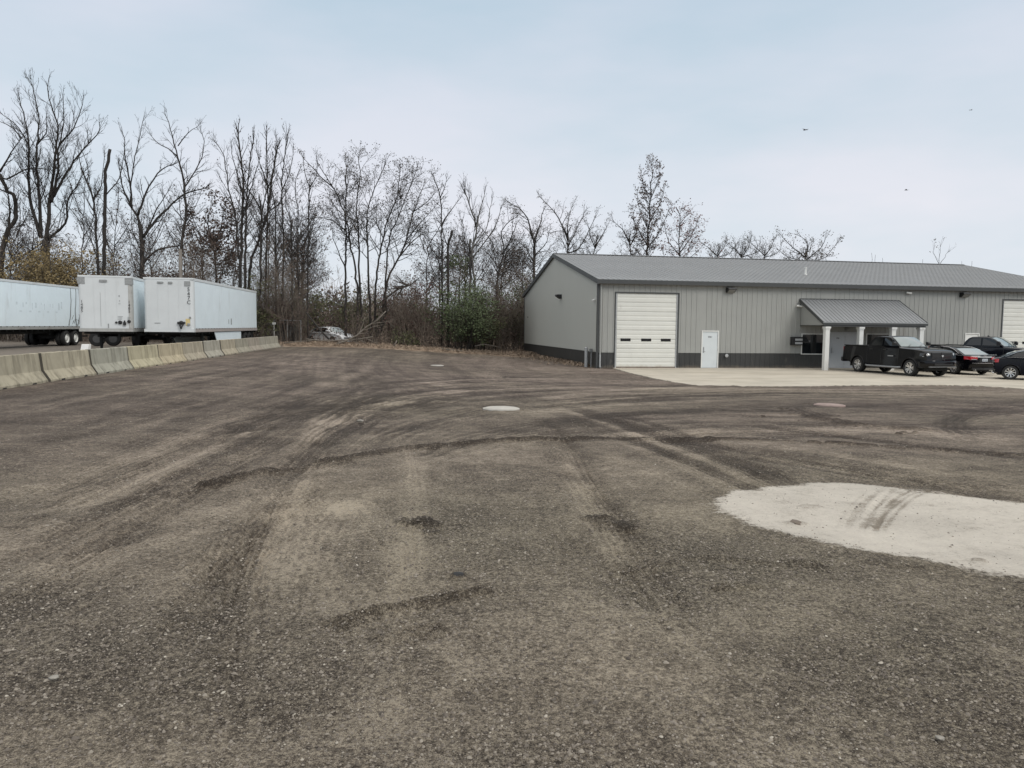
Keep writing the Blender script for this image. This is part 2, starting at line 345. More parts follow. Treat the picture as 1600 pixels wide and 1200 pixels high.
    track([(545,780),(600,835),(670,912)], .20, 1.15, -.012, .25, tread=True, ragged=.15)
    track([(560,775),(520,850),(470,930)], .20, 1.0, -.006, .4, tread=True); track([(545,780),(470,850),(440,900)], .16, .9, -.006, .4, tread=True); track([(500,820),(490,880),(480,940)], .14, .9, -.006, .4, tread=True)
    track([(262,740),(268,790),(250,815)], .22, .75, -.008, .3, tread=True)
    track([(355,930),(372,850),(410,790)], .18, .8, -.006, .4, tread=True)
    track([(690,1000),(740,1075)], .08, 1.0, .006, .6, ragged=.9)
    track([(760,590),(770,574)], .25, .5, 0, .5); track([(772,592),(778,575)], .25, .5, 0, .5)
    track([(1290,745),(1310,722),(1360,712)], .14, .5, -.004, .3, tread=True); track([(1460,722),(1500,735)], .14, .5, -.004, .3, tread=True)
    def spot(px, py, r, t, h, sx=1.0):
        c = P(px, py); d = np.hypot((X-c.x)/sx, Y-c.y); m = 1-ss(r*.55, r*1.15, d*(1+.45*fbm(X*3, Y*3, int(px), 3)))
        nonlocal tone, hgt; tone += t*m; hgt += h*m
    spot(645,820,.13,-2.2,.03,1.5); spot(664,822,.11,-2.2,.03,1.2); spot(672,833,.08,-1.5,.015); spot(637,832,.07,-1.0,.01); spot(936,811,.12,-2.0,.03,1.4); spot(958,817,.12,-2.0,.03,1.5); spot(978,825,.09,-2.0,.03,1.3); spot(955,826,.12,-1.0,.01,1.5); spot(716,903,.06,-1.1,.02)
    spot(420,560+640*.36,.25,-.4,.015); spot(60,818,.25,-.55,.015,1.5); spot(1430,878,.2,-.5,.015,1.8); spot(600,1060,.3,-.3,.01)
    rt = random.Random(12)
    def family(base, n, oy, w0, w1, tm, jit=6, bias=(-1, 1)):
        for q in range(n):
            f = rt.uniform(-1, 1); sg = rt.choice(bias); t_ = sg*rt.uniform(.45, 1.0)*tm; d_ = rt.uniform(-jit, jit); k_ = rt.uniform(-.5, .5)
            a0, a1 = sorted((rt.uniform(0, .45), rt.uniform(.55, 1)))
            pts = []
            for (x, y, g) in base: pts.append((x+d_*4+k_*(x-base[0][0])*.06, y+oy*f*g+d_*g*.4))
            m_ = len(pts); i0 = int(a0*(m_-2)); i1 = max(i0+2, int(a1*m_)); pts = pts[i0:i1+1]
            if len(pts) < 2: continue
            w_ = rt.uniform(w0, w1); track(pts, w_, t_*(1 if sg < 0 else .8), -.012 if sg < 0 else .004, .45, ragged=.4, tread=rt.random() < .3)
            if rt.random() < .6: track([(x+rt.uniform(8, 14)*g, y+3*g) for (x, y), (_, _, g) in zip(pts, base[i0:i1+1])], w_*.8, t_*.8, -.008, .45, ragged=.4)
    family([(420,735,1.6),(470,700,1.5),(510,668,1.3),(560,645,1.1),(640,625,1),(740,612,.8),(900,604,.6),(1080,600,.5)], 22, 26, .11, .22, .95)
    family([(-60,800,2.2),(120,730,1.8),(260,680,1.4),(380,640,1.1),(480,605,.8),(570,575,.4)], 30, 85, .07, .15, .75)
    family([(820,665,1),(950,652,1),(1080,645,1),(1220,640,1),(1360,640,1),(1500,645,1.1),(1640,655,1.2)], 24, 40, .20, .40, 1.35)
    family([(880,640,.5),(960,668,.7),(1060,705,.9),(1160,745,1.1),(1240,790,1.3)], 11, 34, .09, .17, .9)
    family([(830,660,.6),(880,720,.9),(930,800,1.2),(1000,900,1.6),(1090,1040,2.2)], 9, 40, .08, .15, .6, bias=(1, 1, -1))
    family([(500,690,.6),(450,760,.9),(400,850,1.3),(370,950,1.7),(350,1080,2.2)], 12, 44, .06, .12, .5, bias=(1, 1, 1, -1))
    family([(620,690,.6),(640,760,.9),(640,850,1.3),(610,950,1.7),(560,1080,2.2)], 7, 44, .08, .15, .55, bias=(1,))
    family([(250,1010,2),(330,900,1.5),(420,820,1.2),(520,760,1),(640,715,.8)], 8, 44, .07, .12, .42, bias=(1, -1))
    family([(1640,760,1.4),(1480,735,1.2),(1330,712,1),(1180,690,.9),(1020,665,.8)], 11, 30, .12, .22, .95)
    for (px, py, r, t) in [(420,690,.5,-.6),(530,705,.6,-.4),(215,920,.35,.5),(440,790,.6,.35),(860,720,.7,.25),(990,1000,.6,.25),(1000,920,.5,.3),(880,1000,.7,.2),(1300,1010,.5,-.3),(1400,1060,.6,-.35),(740,1120,.5,.25),(480,1090,.5,.2),(160,1070,.4,-.3)]:
        spot(px, py, r, t, 0, 1.6)
    # --- pale gravel patch with a ragged edge
    poly = [(1106,785),(1150,770),(1200,762),(1255,756),(1330,756),(1420,765),(1520,777),(1640,790),(1760,820),(1700,935),(1600,912),(1480,887),(1380,865),(1300,850),(1230,837),(1170,819),(1130,801)]
    pp = np.array([(P(*q).x, P(*q).y) for q in poly])
    jx = .11*fbm(X*1.6, Y*1.6, 401, 3)+.10*fbm(X*7, Y*7, 409, 4); jy = .11*fbm(X*1.6, Y*1.6, 433, 3)+.10*fbm(X*7, Y*7, 439, 4)
    qx, qy = X+jx, Y+jy; dmin = np.full(X.shape, 1e9); ins = np.zeros(X.shape, bool)
    for i in range(len(pp)):
        a, b = pp[i], pp[(i+1) % len(pp)]; e_ = b-a; k = np.clip(((qx-a[0])*e_[0]+(qy-a[1])*e_[1])/(e_@e_), 0, 1)
        dmin = np.minimum(dmin, np.hypot(qx-a[0]-k*e_[0], qy-a[1]-k*e_[1]))
        cnd = ((a[1] > qy) != (b[1] > qy)) & (qx < (b[0]-a[0])*(qy-a[1])/(b[1]-a[1]+1e-12)+a[0]); ins ^= cnd
    sdist = np.where(ins, dmin, -dmin); pale = .95*ss(-.14, .16, sdist)
    tone -= .45*ss(-.55, -.05, sdist)*(1-pale)*ss(.0, .4, fbm(X*.7, Y*.7, 15, 3)+.3)
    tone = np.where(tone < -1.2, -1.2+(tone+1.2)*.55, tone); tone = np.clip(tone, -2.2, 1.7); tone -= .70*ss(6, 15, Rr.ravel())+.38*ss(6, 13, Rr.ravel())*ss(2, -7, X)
    tone = tone*(1-.80*pale); hgt = hgt*(1-.8*pale)+.010*pale
    tp = tone.copy(); tone[:] = 0; hp = hgt.copy(); hgt[:] = 0
    track([(1405,762),(1375,778),(1352,805),(1338,835)], .17, -1.2, -.012, .2, ragged=.12); track([(1440,765),(1405,782),(1378,808),(1362,835)], .11, -1.1, -.008, .2, ragged=.12)
    track([(1385,768),(1362,792),(1345,822)], 0.03, 1.6, .008, .4); track([(1424,764),(1392,782),(1366,812)], .02, 1.2, .004, .4)
    track([(1200,775),(1260,768),(1300,762)], .10, -.45, 0, .6); track([(1180,795),(1250,778)], .07, -.35, 0, .6)
    track([(1390,820),(1500,818),(1640,832)], .06, -.35, 0, .7); track([(1480,830),(1560,800),(1640,795)], .10, -.25, 0, .8)
    for q in range(26):
        x_ = rt.uniform(1150, 1580); y_ = rt.uniform(765, 885); L2 = rt.uniform(40, 130); sl2 = rt.uniform(-.28, .1); track([(x_, y_), (x_+L2*.5, y_+sl2*L2*.5+rt.uniform(-3, 3)), (x_+L2, y_+sl2*L2)], rt.uniform(.02, .07), rt.uniform(-.8, .45), 0, .6, ragged=.8)
    spot(1270,794,.07,-.8,.01,1.6); spot(1335,789,.10,-.5,.01,1.8); spot(1243,821,.06,-.9,.02,2.0); spot(1372,824,.05,-.8,.01,1.6); spot(1530,880,.05,-1,.02)
    tone = tp+tone*pale; hgt = hp+hgt*pale
    # --- soils: brown litter beyond the yard's edge, paler lot behind the barriers
    edge = np.where(X > 2.0, 62.0, 55.6)+1.3*fbm(X*.25, X*0+3, 61, 3)+.9*fbm(X*1.1, Y*.8, 67, 3)
    soil = ss(-.5, .8, Y-edge)
    bl = -12.7-(Y-20.8)*math.tan(R(6.5)); lot = ss(.2, -.8, X-bl)
    soil = soil*(1-lot)
    aw = ss(1.6, .1, np.hypot(np.clip((X-4.0), None, 0), 0)+np.abs(X-(4.67-(Y-42)*.176))*.7)*ss(41, 43, Y)*ss(64, 60, Y)
    soil = np.maximum(soil, .75*aw*ss(-.3, .4, fbm(X*.8, Y*.8, 71, 3)+.25))
    loose = np.clip(.5+1.3*fbm(X*.55, Y*.55, 5, 4), 0, 1)*ss(14, 4, Rr.ravel())
    Z = Z + near*(1-.75*pale)*(.020*fbm(X*.8, Y*.8, 201, 4)+.010*fbm(X*4, Y*4, 207, 3)) + ss(9, 4, Rr.ravel())*.004*fbm(X*22, Y*22, 215, 2) + hgt
    Z += soil*ss(56, 58, Y)*(.10+.22*fbm(X*.5, Y*.5, 260, 4))
    onpad = ss(28.5, 31, Y)*ss(3, 6, X); Z -= .02*onpad
    me = bpy.data.meshes.new('ground'); nv = len(X); me.vertices.add(nv+1)
    co = np.empty((nv+1, 3)); co[:nv, 0] = X; co[:nv, 1] = Y; co[:nv, 2] = Z; co[nv] = (0, 0, Z[:nt_].mean()); me.vertices.foreach_set('co', co.ravel())
    i = np.arange(nr-1)[:, None]*nt_; j = np.arange(nt_)[None, :]; k = (j+1) % nt_
    q = np.stack([i+j, i+nt_+j, i+nt_+k, i+k], -1).reshape(-1, 4); nq = len(q)
    tri = np.stack([np.full(nt_, nv), np.arange(nt_), (np.arange(nt_)+1) % nt_], -1)
    me.loops.add(nq*4+nt_*3); me.loops.foreach_set('vertex_index', np.concatenate([q.ravel(), tri.ravel()]).astype(np.int32))
    me.polygons.add(nq+nt_); st = np.concatenate([np.arange(nq)*4, nq*4+np.arange(nt_)*3]); me.polygons.foreach_set('loop_start', st.astype(np.int32))
    me.update(); me.validate()
    me.polygons.foreach_set('use_smooth', np.ones(len(me.polygons), bool))
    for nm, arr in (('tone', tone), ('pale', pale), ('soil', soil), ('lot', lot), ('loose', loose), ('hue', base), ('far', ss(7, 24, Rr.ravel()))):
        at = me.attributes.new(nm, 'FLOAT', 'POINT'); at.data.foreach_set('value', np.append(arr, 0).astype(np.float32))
    m = bpy.data.materials.new('packed_dirt'); m.use_nodes = True; t = m.node_tree; b = t.nodes['Principled BSDF']; L = t.links.new; nd = t.nodes.new
    b.inputs['Roughness'].default_value = .92; b.inputs['Specular IOR Level'].default_value = .25
    def at(n): a = nd('ShaderNodeAttribute'); a.attribute_name = n; return a.outputs['Fac']
    def noise(s, d=6, r=.6): n = nd('ShaderNodeTexNoise'); n.inputs['Scale'].default_value = s; n.inputs['Detail'].default_value = d; n.inputs['Roughness'].default_value = r; L(tcn.outputs['Object'], n.inputs['Vector']); return n.outputs['Fac']
    def math_(op, a, b_=None, c=None):
        n = nd('ShaderNodeMath'); n.operation = op
        for i, v in enumerate((a, b_, c)):
            if v is None: continue
            if isinstance(v, (int, float)): n.inputs[i].default_value = v
            else: L(v, n.inputs[i])
        return n.outputs[0]
    def mixc(f, a, c):
        n = nd('ShaderNodeMix'); n.data_type = 'RGBA'
        for i, v in ((0, f), (6, a), (7, c)):
            if isinstance(v, (int, float)): n.inputs[i].default_value = v
            elif isinstance(v, tuple): n.inputs[i].default_value = v+(1,)
            else: L(v, n.inputs[i])
        return n.outputs[2]
    def remap(v, a, b_, c=0., d=1.):
        n = nd('ShaderNodeMapRange'); L(v, n.inputs[0]); n.inputs[1].default_value = a; n.inputs[2].default_value = b_; n.inputs[3].default_value = c; n.inputs[4].default_value = d; return n.outputs[0]
    tcn = nd('ShaderNodeTexCoord')
    n1 = noise(1.3, 8, .65); n2 = noise(9, 7, .72); n3 = noise(44, 5, .78); n4 = noise(150, 3, .75); n6 = noise(20, 6, .75)
    v1 = nd('ShaderNodeTexVoronoi'); v1.inputs['Scale'].default_value = 85; L(tcn.outputs['Object'], v1.inputs['Vector'])
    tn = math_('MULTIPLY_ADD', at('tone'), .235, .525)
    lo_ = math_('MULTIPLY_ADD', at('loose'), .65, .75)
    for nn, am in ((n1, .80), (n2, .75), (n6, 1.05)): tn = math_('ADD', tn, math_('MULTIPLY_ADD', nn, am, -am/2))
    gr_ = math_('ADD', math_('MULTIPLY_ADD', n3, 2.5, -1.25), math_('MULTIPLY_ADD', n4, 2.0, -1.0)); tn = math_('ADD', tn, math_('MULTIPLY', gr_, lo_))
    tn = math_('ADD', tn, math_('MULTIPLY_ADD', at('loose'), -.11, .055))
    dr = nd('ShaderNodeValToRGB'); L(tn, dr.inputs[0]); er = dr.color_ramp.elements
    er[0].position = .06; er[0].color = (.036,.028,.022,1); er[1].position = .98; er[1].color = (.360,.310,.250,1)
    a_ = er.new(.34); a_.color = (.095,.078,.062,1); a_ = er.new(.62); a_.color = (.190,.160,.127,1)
    hue = remap(at('hue'), -.35, .35)
    hue = math_('MULTIPLY', math_('ADD', hue, at('far')), .5)
    c = nd('ShaderNodeMix'); c.data_type = 'RGBA'; c.blend_type = 'MULTIPLY'; c.inputs[0].default_value = 1; L(dr.outputs[0], c.inputs[6]); L(mixc(hue, (.985,1.0,.93), (1.02,.975,1.0)), c.inputs[7]); c = c.outputs[2]
    # single pale and dark stones
    sepc = nd('ShaderNodeSeparateColor'); L(v1.outputs['Color'], sepc.inputs[0])
    st_ = math_('MULTIPLY', math_('GREATER_THAN', sepc.outputs[0], .965), math_('LESS_THAN', v1.outputs['Distance'], .34))
    c = mixc(math_('MULTIPLY', st_, .75), c, mixc(sepc.outputs[1], (.12,.10,.085), (.42,.39,.34)))
    pt = math_('ADD', math_('MULTIPLY_ADD', at('tone'), .30, .55), math_('ADD', math_('MULTIPLY_ADD', n2, .8, -.4), math_('ADD', math_('MULTIPLY_ADD', n1, .9, -.45), math_('MULTIPLY_ADD', n3, 1.0, -.5))))
    pr = nd('ShaderNodeValToRGB'); L(pt, pr.inputs[0]); ep = pr.color_ramp.elements
    ep[0].position = .05; ep[0].color = (.22,.19,.15,1); ep[1].position = .9; ep[1].color = (.60,.555,.48,1); q_ = ep.new(.45); q_.color = (.50,.46,.40,1)
    pm = remap(math_('ADD', at('pale'), math_('ADD', math_('MULTIPLY_ADD', n6, 1.4, -.7), math_('MULTIPLY_ADD', n3, .9, -.45))), .3, .7)
    c = mixc(pm, c, pr.outputs[0])
    c = mixc(math_('MULTIPLY', at('lot'), .9), c, mixc(n2, (.12,.10,.08), (.24,.215,.185)))
    n5 = noise(2.3, 6, .7)
    sc_ = nd('ShaderNodeValToRGB'); L(n5, sc_.inputs[0]); es = sc_.color_ramp.elements
    es[0].position = .34; es[0].color = (.062,.044,.031,1); es[1].position = .62; es[1].color = (.46,.37,.27,1); q_ = es.new(.48); q_.color = (.19,.135,.095,1)
    c = mixc(at('soil'), c, sc_.outputs[0])
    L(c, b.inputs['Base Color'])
    hsum = math_('ADD', math_('MULTIPLY', n3, 1.0), math_('ADD', math_('MULTIPLY', n4, .5), math_('MULTIPLY', n2, 1.4)))
    bp = nd('ShaderNodeBump'); bp.inputs['Distance'].default_value = .035; L(math_('MULTIPLY_ADD', at('loose'), .45, .55), bp.inputs['Strength']); L(hsum, bp.inputs['Height']); L(bp.outputs[0], b.inputs['Normal'])
    me.materials.append(m); o = bpy.data.objects.new('ground', me); COL.objects.link(o); struct(o)
    return X, Y, Z, tone, pale, loose
GX, GY, GZ, GT, GP, GL = build_ground()

# loose stones on the near ground
def build_stones():
    rnd = np.random.default_rng(5); ok = (np.hypot(GX, GY) < 15) & (GY > 1.8) & (np.abs(np.degrees(np.arctan2(GX, GY))) < 40)
    idx = np.where(ok)[0]; rad = np.hypot(GX[idx], GY[idx])
    w = (.35+GL[idx]*1.1)*rad**.7*(1-.9*GP[idx])*(1+.3*np.clip(-GT[idx], 0, 1.0)); ch = rnd.choice(idx, 110000, p=w/w.sum())
    n = len(ch); x = GX[ch]+rnd.normal(0, .03, n); y = GY[ch]+rnd.normal(0, .03, n); z = GZ[ch]
    r = np.exp(rnd.normal(math.log(.0036), .46, n)).clip(.0018, .012)
    base = np.array([(1,0,0),(.5,.87,0),(-.5,.87,0),(-1,0,0),(-.5,-.87,0),(.5,-.87,0),(.3,.3,.7),(-.4,.1,.75),(.1,-.4,.65)])
    fs = np.array([(0,1,6),(1,2,6),(2,7,6),(2,3,7),(3,4,7),(4,8,7),(4,5,8),(5,0,8),(0,6,8),(6,7,8)])
    a = rnd.uniform(0, 6.28, n); ca, sa = np.cos(a), np.sin(a)
    jit = 1+rnd.normal(0, .18, (n, 9, 3)); v = base[None]*jit*r[:, None, None]; v[:, :, 0] *= rnd.uniform(.8, 1.5, n)[:, None]
    vx = v[:, :, 0]*ca[:, None]-v[:, :, 1]*sa[:, None]+x[:, None]; vy = v[:, :, 0]*sa[:, None]+v[:, :, 1]*ca[:, None]+y[:, None]; vz = v[:, :, 2]*1.05+z[:, None]-.001
    V = np.stack([vx, vy, vz], -1).reshape(-1, 3); F = (fs[None]+np.arange(n)[:, None, None]*9).reshape(-1, 3)
    me = bpy.data.meshes.new('gravel'); me.vertices.add(len(V)); me.vertices.foreach_set('co', V.ravel()); me.loops.add(F.size); me.loops.foreach_set('vertex_index', F.ravel().astype(np.int32))
    me.polygons.add(len(F)); me.polygons.foreach_set('loop_start', (np.arange(len(F))*3).astype(np.int32)); me.update(); me.validate()
    at = me.attributes.new('shade', 'FLOAT', 'POINT'); at.data.foreach_set('value', np.repeat(rnd.uniform(0, 1, n), 9).astype(np.float32))
    m = bpy.data.materials.new('loose_stones'); m.use_nodes = True; t = m.node_tree; b = t.nodes['Principled BSDF']; b.inputs['Roughness'].default_value = .9
    an = t.nodes.new('ShaderNodeAttribute'); an.attribute_name = 'shade'; cr = t.nodes.new('ShaderNodeValToRGB'); t.links.new(an.outputs['Fac'], cr.inputs[0])
    cr.color_ramp.elements[0].color = (.065,.054,.044,1); cr.color_ramp.elements[1].color = (.42,.385,.325,1); q = cr.color_ramp.elements.new(.6); q.color = (.185,.160,.132,1); q = cr.color_ramp.elements.new(.965); q.color = (.26,.23,.19,1)
    t.links.new(cr.outputs[0], b.inputs['Base Color']); o = link('gravel', me, m); tag(o, 'loose brown and pale gravel strewn over the near dirt', 'gravel', kind='stuff')
build_stones()

# ------------------------------------------------------------------ concrete pad before the building
BYAW = R(10.0); BU = Vector((math.cos(BYAW), math.sin(BYAW), 0)); BV = Vector((-math.sin(BYAW), math.cos(BYAW), 0)); BC = Vector((4.67, 42.0, -.60))
def build_pad():
    rnd = random.Random(3)
    edge = [(958,575.5),(985,583),(1020,591),(1055,597.5),(1090,601.5),(1130,603),(1180,603.5),(1240,603.2),(1300,602.5),(1360,602),(1420,601.6),(1480,601.8),(1530,603),(1600,607),(1700,616)]
    pts = []
    for i in range(len(edge)-1):
        for k in range(14):
            t = k/14; px = edge[i][0]*(1-t)+edge[i+1][0]*t; py = edge[i][1]*(1-t)+edge[i+1][1]*t
            pts.append(P(px, py+rnd.uniform(-.35, .35)))
    top = [(p.x, p.y) for p in pts]
    back = [BC+BU*34+BV*.3, BC+BU*1.0+BV*.3]; ring = top+[(q.x, q.y) for q in back]
    mb = MB(); mb.prism([(x, y, -.72) for x, y in ring], (0, 0, .135)); o = mb.build('concrete_pad', mat('pad_concrete', (.425,.385,.315), .9, 0, .14, .7, bump=.15, bscale=25, dirt=((.29,.255,.195), .50, .9, (.25,1.4,1))))
    struct(o)
build_pad()
PADZ = -.585

# ------------------------------------------------------------------ warehouse
def build_warehouse():
    root = thing('warehouse', 'long grey metal warehouse with charcoal base band, white roll-up doors and a gabled end', 'warehouse', BC, BYAW)
    Lg, Dp, He, Hr = 31.6, 21.3, 4.83, 7.13; bz = .86
    # wall openings on the front: (x0, x1, z0, z1)
    ops = [(1.04,4.68,0,4.16),(6.12,7.16,0,2.13),(12.27,13.75,.80,2.02),(14.08,16.05,0,2.12),(16.42,17.95,.80,2.05),(23.02,24.0,0,2.13),(25.55,29.2,0,4.16)]
    def wall_strips(z0, z1, th0, mbx):
        xs = sorted({0.0, Lg, *[o[0] for o in ops], *[o[1] for o in ops]})
        for a, b in zip(xs, xs[1:]):
            m = (a+b)/2; holes = [(max(o[2], z0), min(o[3], z1)) for o in ops if o[0] < m < o[1] and o[3] > z0 and o[2] < z1]
            segs = [(z0, z1)]
            for h in holes:
                ns_ = []
                for s in segs:
                    if h[0] > s[0]: ns_.append((s[0], h[0]))
                    if h[1] < s[1]: ns_.append((h[1], s[1]))
                segs = ns_
            for s in segs:
                if s[1]-s[0] > .01:
                    mbx.box(a, b, 0, .12, s[0], s[1])
                    x = math.ceil(a/.305)*.305
                    while x < b-.05:
                        if x > a+.04: mbx.prism([(x-.035,0,s[0]),(x-.016,-.024,s[0]),(x+.016,-.024,s[0]),(x+.035,0,s[0])], (0,0,s[1]-s[0]))
                        for q in (.10, .20):
                            if a+.03 < x+q < b-.03: mbx.prism([(x+q-.012,0,s[0]),(x+q,-.006,s[0]),(x+q+.012,0,s[0])], (0,0,s[1]-s[0]))
                        x += .305
    w = MB(); wall_strips(bz, He, 0, w); w.box(Lg-.12, Lg, .13, Dp-.13, bz, He); w.box(0, Lg, Dp-.12, Dp, bz, He); w.build('front_wall', M['wall'], root)
    w = MB(); wall_strips(0, bz-.012, 0, w); w.box(-.01, .11, .13, Dp, -.2, bz-.012); w.box(Lg-.115, Lg+.005, .13, Dp-.13, -.2, bz-.012); w.box(0.12, Lg, Dp-.115, Dp+.005, -.2, bz-.012); w.build('base_band', M['wains'], root)
    w = MB(); w.box(0, Lg, -.02, -.005, bz-.02, bz+.012)
    w = MB(); w.prism([(0,.121,bz),(0,Dp-.121,bz),(0,Dp-.121,He),(0,Dp/2,Hr-.05),(0,.121,He)], (.11,0,0)); w.build('gable_wall', mat('lightened_gable_siding', (.47,.475,.435), .5, 0, .02, .3), root)  # same siding paint, colour lightened to make up for weak light on this end
    w = MB(); w.box(-.02, .0, .0, Dp, bz-.02, bz+.02); w.build('base_trim', M['trim'], root)
    w = MB(); w.prism([(Lg-.12,.121,He),(Lg-.12,Dp/2,Hr-.05),(Lg-.12,Dp-.121,He)], (.11,0,0)); w.build('gable_wall', M['wall'], root)
    # roof: two ribbed slopes
    r = MB(); ov = .28; og = .10; sl = (Hr-He)/(Dp/2)
    for s in (0, 1):
        y0 = -ov if s == 0 else Dp+ov; z0 = He+.06-ov*sl; ym = Dp/2; zm = Hr+.06; t = .05
        a, b = (-og, Lg+og)
        r.hexa([(a,y0,z0),(b,y0,z0),(b,ym,zm),(a,ym,zm),(a,y0,z0+t),(b,y0,z0+t),(b,ym,zm+t),(a,ym,zm+t)] if s == 0 else [(a,ym,zm),(b,ym,zm),(b,y0,z0),(a,y0,z0),(a,ym,zm+t),(b,ym,zm+t),(b,y0,z0+t),(a,y0,z0+t)])
        x = a+.02
        while x < b:
            r.add([(x-.04,y0,z0+t+.001),(x-.018,y0,z0+t+.02),(x+.018,y0,z0+t+.02),(x+.04,y0,z0+t+.001),(x-.04,ym,zm+t+.001),(x-.018,ym,zm+t+.02),(x+.018,ym,zm+t+.02),(x+.04,ym,zm+t+.001)],
                  [(0,1,5,4),(1,2,6,5),(2,3,7,6),(3,2,1,0)])
            x += .305
        if s == 0:      # stepped press lines across the sheets
            k = .6
            while k < Dp/2-.3:
                y = k; z = z0+(k+ov)*sl+t
                r.box(a, b, y-.012, y+.012, z-.004, z+.010); k += .42
    roof = r.build('roof', M['roof'], root)
    rc = MB(); rc.prism([(-og-.01,Dp/2-.22,Hr+.115),(-og-.01,Dp/2,Hr+.165),(-og-.01,Dp/2+.22,Hr+.115),(-og-.01,Dp/2,Hr+.12)], (Lg+2*og+.02,0,0)); rc.build('ridge_cap', M['roof'], roof)
    vp = MB(); vy = 3.3; vz = He+vy*sl+.1; vp.tube([(14.35,vy,vz),(14.35,vy,vz+.42)], .06, 10); vp.tube([(14.35,vy,vz+.42),(14.35,vy,vz+.47)], .085, 10); vp.tube([(14.35,vy,vz-.02),(14.35,vy,vz+.06)], .11, 10); vp.build('vent_pipe', M['white'], roof)
    # eaves and rake trim
    f = MB(); f.box(-og-.02, Lg+og+.02, -ov-.05, -ov-.004, He-.19, He+.03); f.box(-og, Lg+og, -ov, -.03, He-.075, He-.055); f.build('eave_fascia', M['trim'], root)
    for s in (0, 1):
        y0 = -ov-.05 if s == 0 else Dp+ov+.05; f = MB(); z0 = He+.06+(-ov-.05)*sl
        for xx in (-og-.035, Lg+og+.005):
            f.hexa([(xx,y0,z0-.20),(xx+.03,y0,z0-.20),(xx+.03,Dp/2,Hr-.14),(xx,Dp/2,Hr-.14),(xx,y0,z0+.075),(xx+.03,y0,z0+.075),(xx+.03,Dp/2,Hr+.13),(xx,Dp/2,Hr+.13)])
        f.hexa([(-og,y0,z0-.20),(-.015,y0,z0-.20),(-.015,Dp/2,Hr-.14),(-og,Dp/2,Hr-.14),(-og,y0,z0-.18),(-.015,y0,z0-.18),(-.015,Dp/2,Hr-.12),(-og,Dp/2,Hr-.12)])
        f.build('rake_trim', M['raketrim'] if s == 0 else M['trim'], root)
    f = MB(); f.box(-.035, .09, -.035, -.026, 0, He-.19); f.box(-.035, -.012, -.026, .09, 0, He-.19); f.build('corner_trim', M['trim'], root)
    f = MB(); f.box(-.03, -.011, Dp-.06, Dp+.03, 0, He); f.build('corner_trim', M['trim'], root)
    # downspout at the front corner
    f = MB(); f.tube([(.16,-.10,He-.2),(.16,-.10,.75)], .045, 8); f.build('downspout', M['wall'], root)
    f = MB(); f.tube([(.16,-.10,.75),(.16,-.10,.10)], .055, 10); f.tube([(.16,-.10,.10),(.16,-.24,.05)], .06, 10); f.build('downspout_boot', M['steel'], root)
    # roll-up doors
    def roll_door(x0, x1, zt, nwin=True, m='ohdoor', gap=.05):
        d = MB(); n = 8; h = (zt-gap)/n
        for k in range(n):
            z0 = gap+k*h; d.box(x0+.10, x1-.10, .045, .085, z0+.008, z0+h-.006)
            for q in (.25, .75): d.prism([(x0+.10,.046,z0+h*q-.10),(x0+.10,.034,z0+h*q-.075),(x0+.10,.034,z0+h*q+.085),(x0+.10,.046,z0+h*q+.105)], (x1-x0-.2,0,0))
        d.box(x0+.10, x1-.10, .088, .12, gap, zt)
        door = d.build('roll_up_door', M[m], root)
        if nwin:
            for q in (.15, .5, .835):
                xc = x0+.10+(x1-x0-.2)*q; z0 = gap+2.62*h+.10; g = MB(); g.box(xc-.29, xc+.29, .022, .036, z0, z0+.155); g.build('window', M['glass'], door)
        s = MB(); s.box(x0+.08, x1-.08, .02, .11, .012, gap); s.build('bottom_seal', M['iron'], door)
        j = MB(); j.box(x0-.06, x0, -.035, .12, 0, zt+.06); j.box(x1, x1+.06, -.035, .12, 0, zt+.06); j.box(x0, x1, -.035, .12, zt, zt+.06); j.build('door_frame', M['trim'], root)
        k = MB(); k.box(x0, x0+.09, .02, .05, 0, zt); k.box(x1-.09, x1, .02, .05, 0, zt); k.build('door_track', M['steel'], root)
    roll_door(1.04, 4.68, 4.16); roll_door(25.55, 29.2, 4.16)
    # man doors
    def man_door(x0, x1, zt, number=None, m='door', frame='white', double=False, left=True):
        j = MB(); j.box(x0, x0+.055, -.04, .10, 0, zt); j.box(x1-.055, x1, -.04, .10, 0, zt); j.box(x0+.055, x1-.055, -.04, .10, zt-.06, zt); j.build('door_frame', M[frame], root)
        leaves = [(x0+.06, x1-.06)] if not double else [(x0+.06, (x0+x1)/2-.006), ((x0+x1)/2+.006, x1-.06)]
        for i, (a, b) in enumerate(leaves):
            d = MB(); d.box(a, b, .0, .05, .03, zt-.068); do = d.build('door', M[m], root, bevel=.004)
            hx = a+.09 if (left and i == 0) else b-.09
            if i == 0:
                h = MB(); h.tube([(hx,0,.95),(hx,-.05,.95)], .028, 8); h.tube([(hx-.01,-.05,.95),(hx+.10,-.055,.95)], .012, 6); h.box(hx-.03,hx+.03,-.012,0,.88,1.20); h.tube([(hx,-.012,1.14),(hx,-.03,1.14)], .026, 8); h.build('handle', M['fog_lens'], do)
                hg = MB()
                for z in (.25, 1.05, 1.85): hg.box(b-.012, b+.012, -.012, .0, z-.06, z+.06)
                hg.build('hinge', M['steel'], do)
            if number and i == 0:
                vs, fs = text_mb(number, .13); t = MB(); cx = (a+b)/2; t.add([(cx+v[0], -.004-v[2], zt-.36+v[1]) for v in vs], fs); t.build('door_number', M['ink'], do)
        s = MB(); s.box(x0, x1, -.06, .05, 0, .028); s.build('threshold', M['steel'], root)
    man_door(6.12, 7.16, 2.13, '3061'); man_door(23.02, 24.0, 2.13, None, 'white')
    man_door(14.08, 16.05, 2.12, '306', 'door2', 'door2', True)
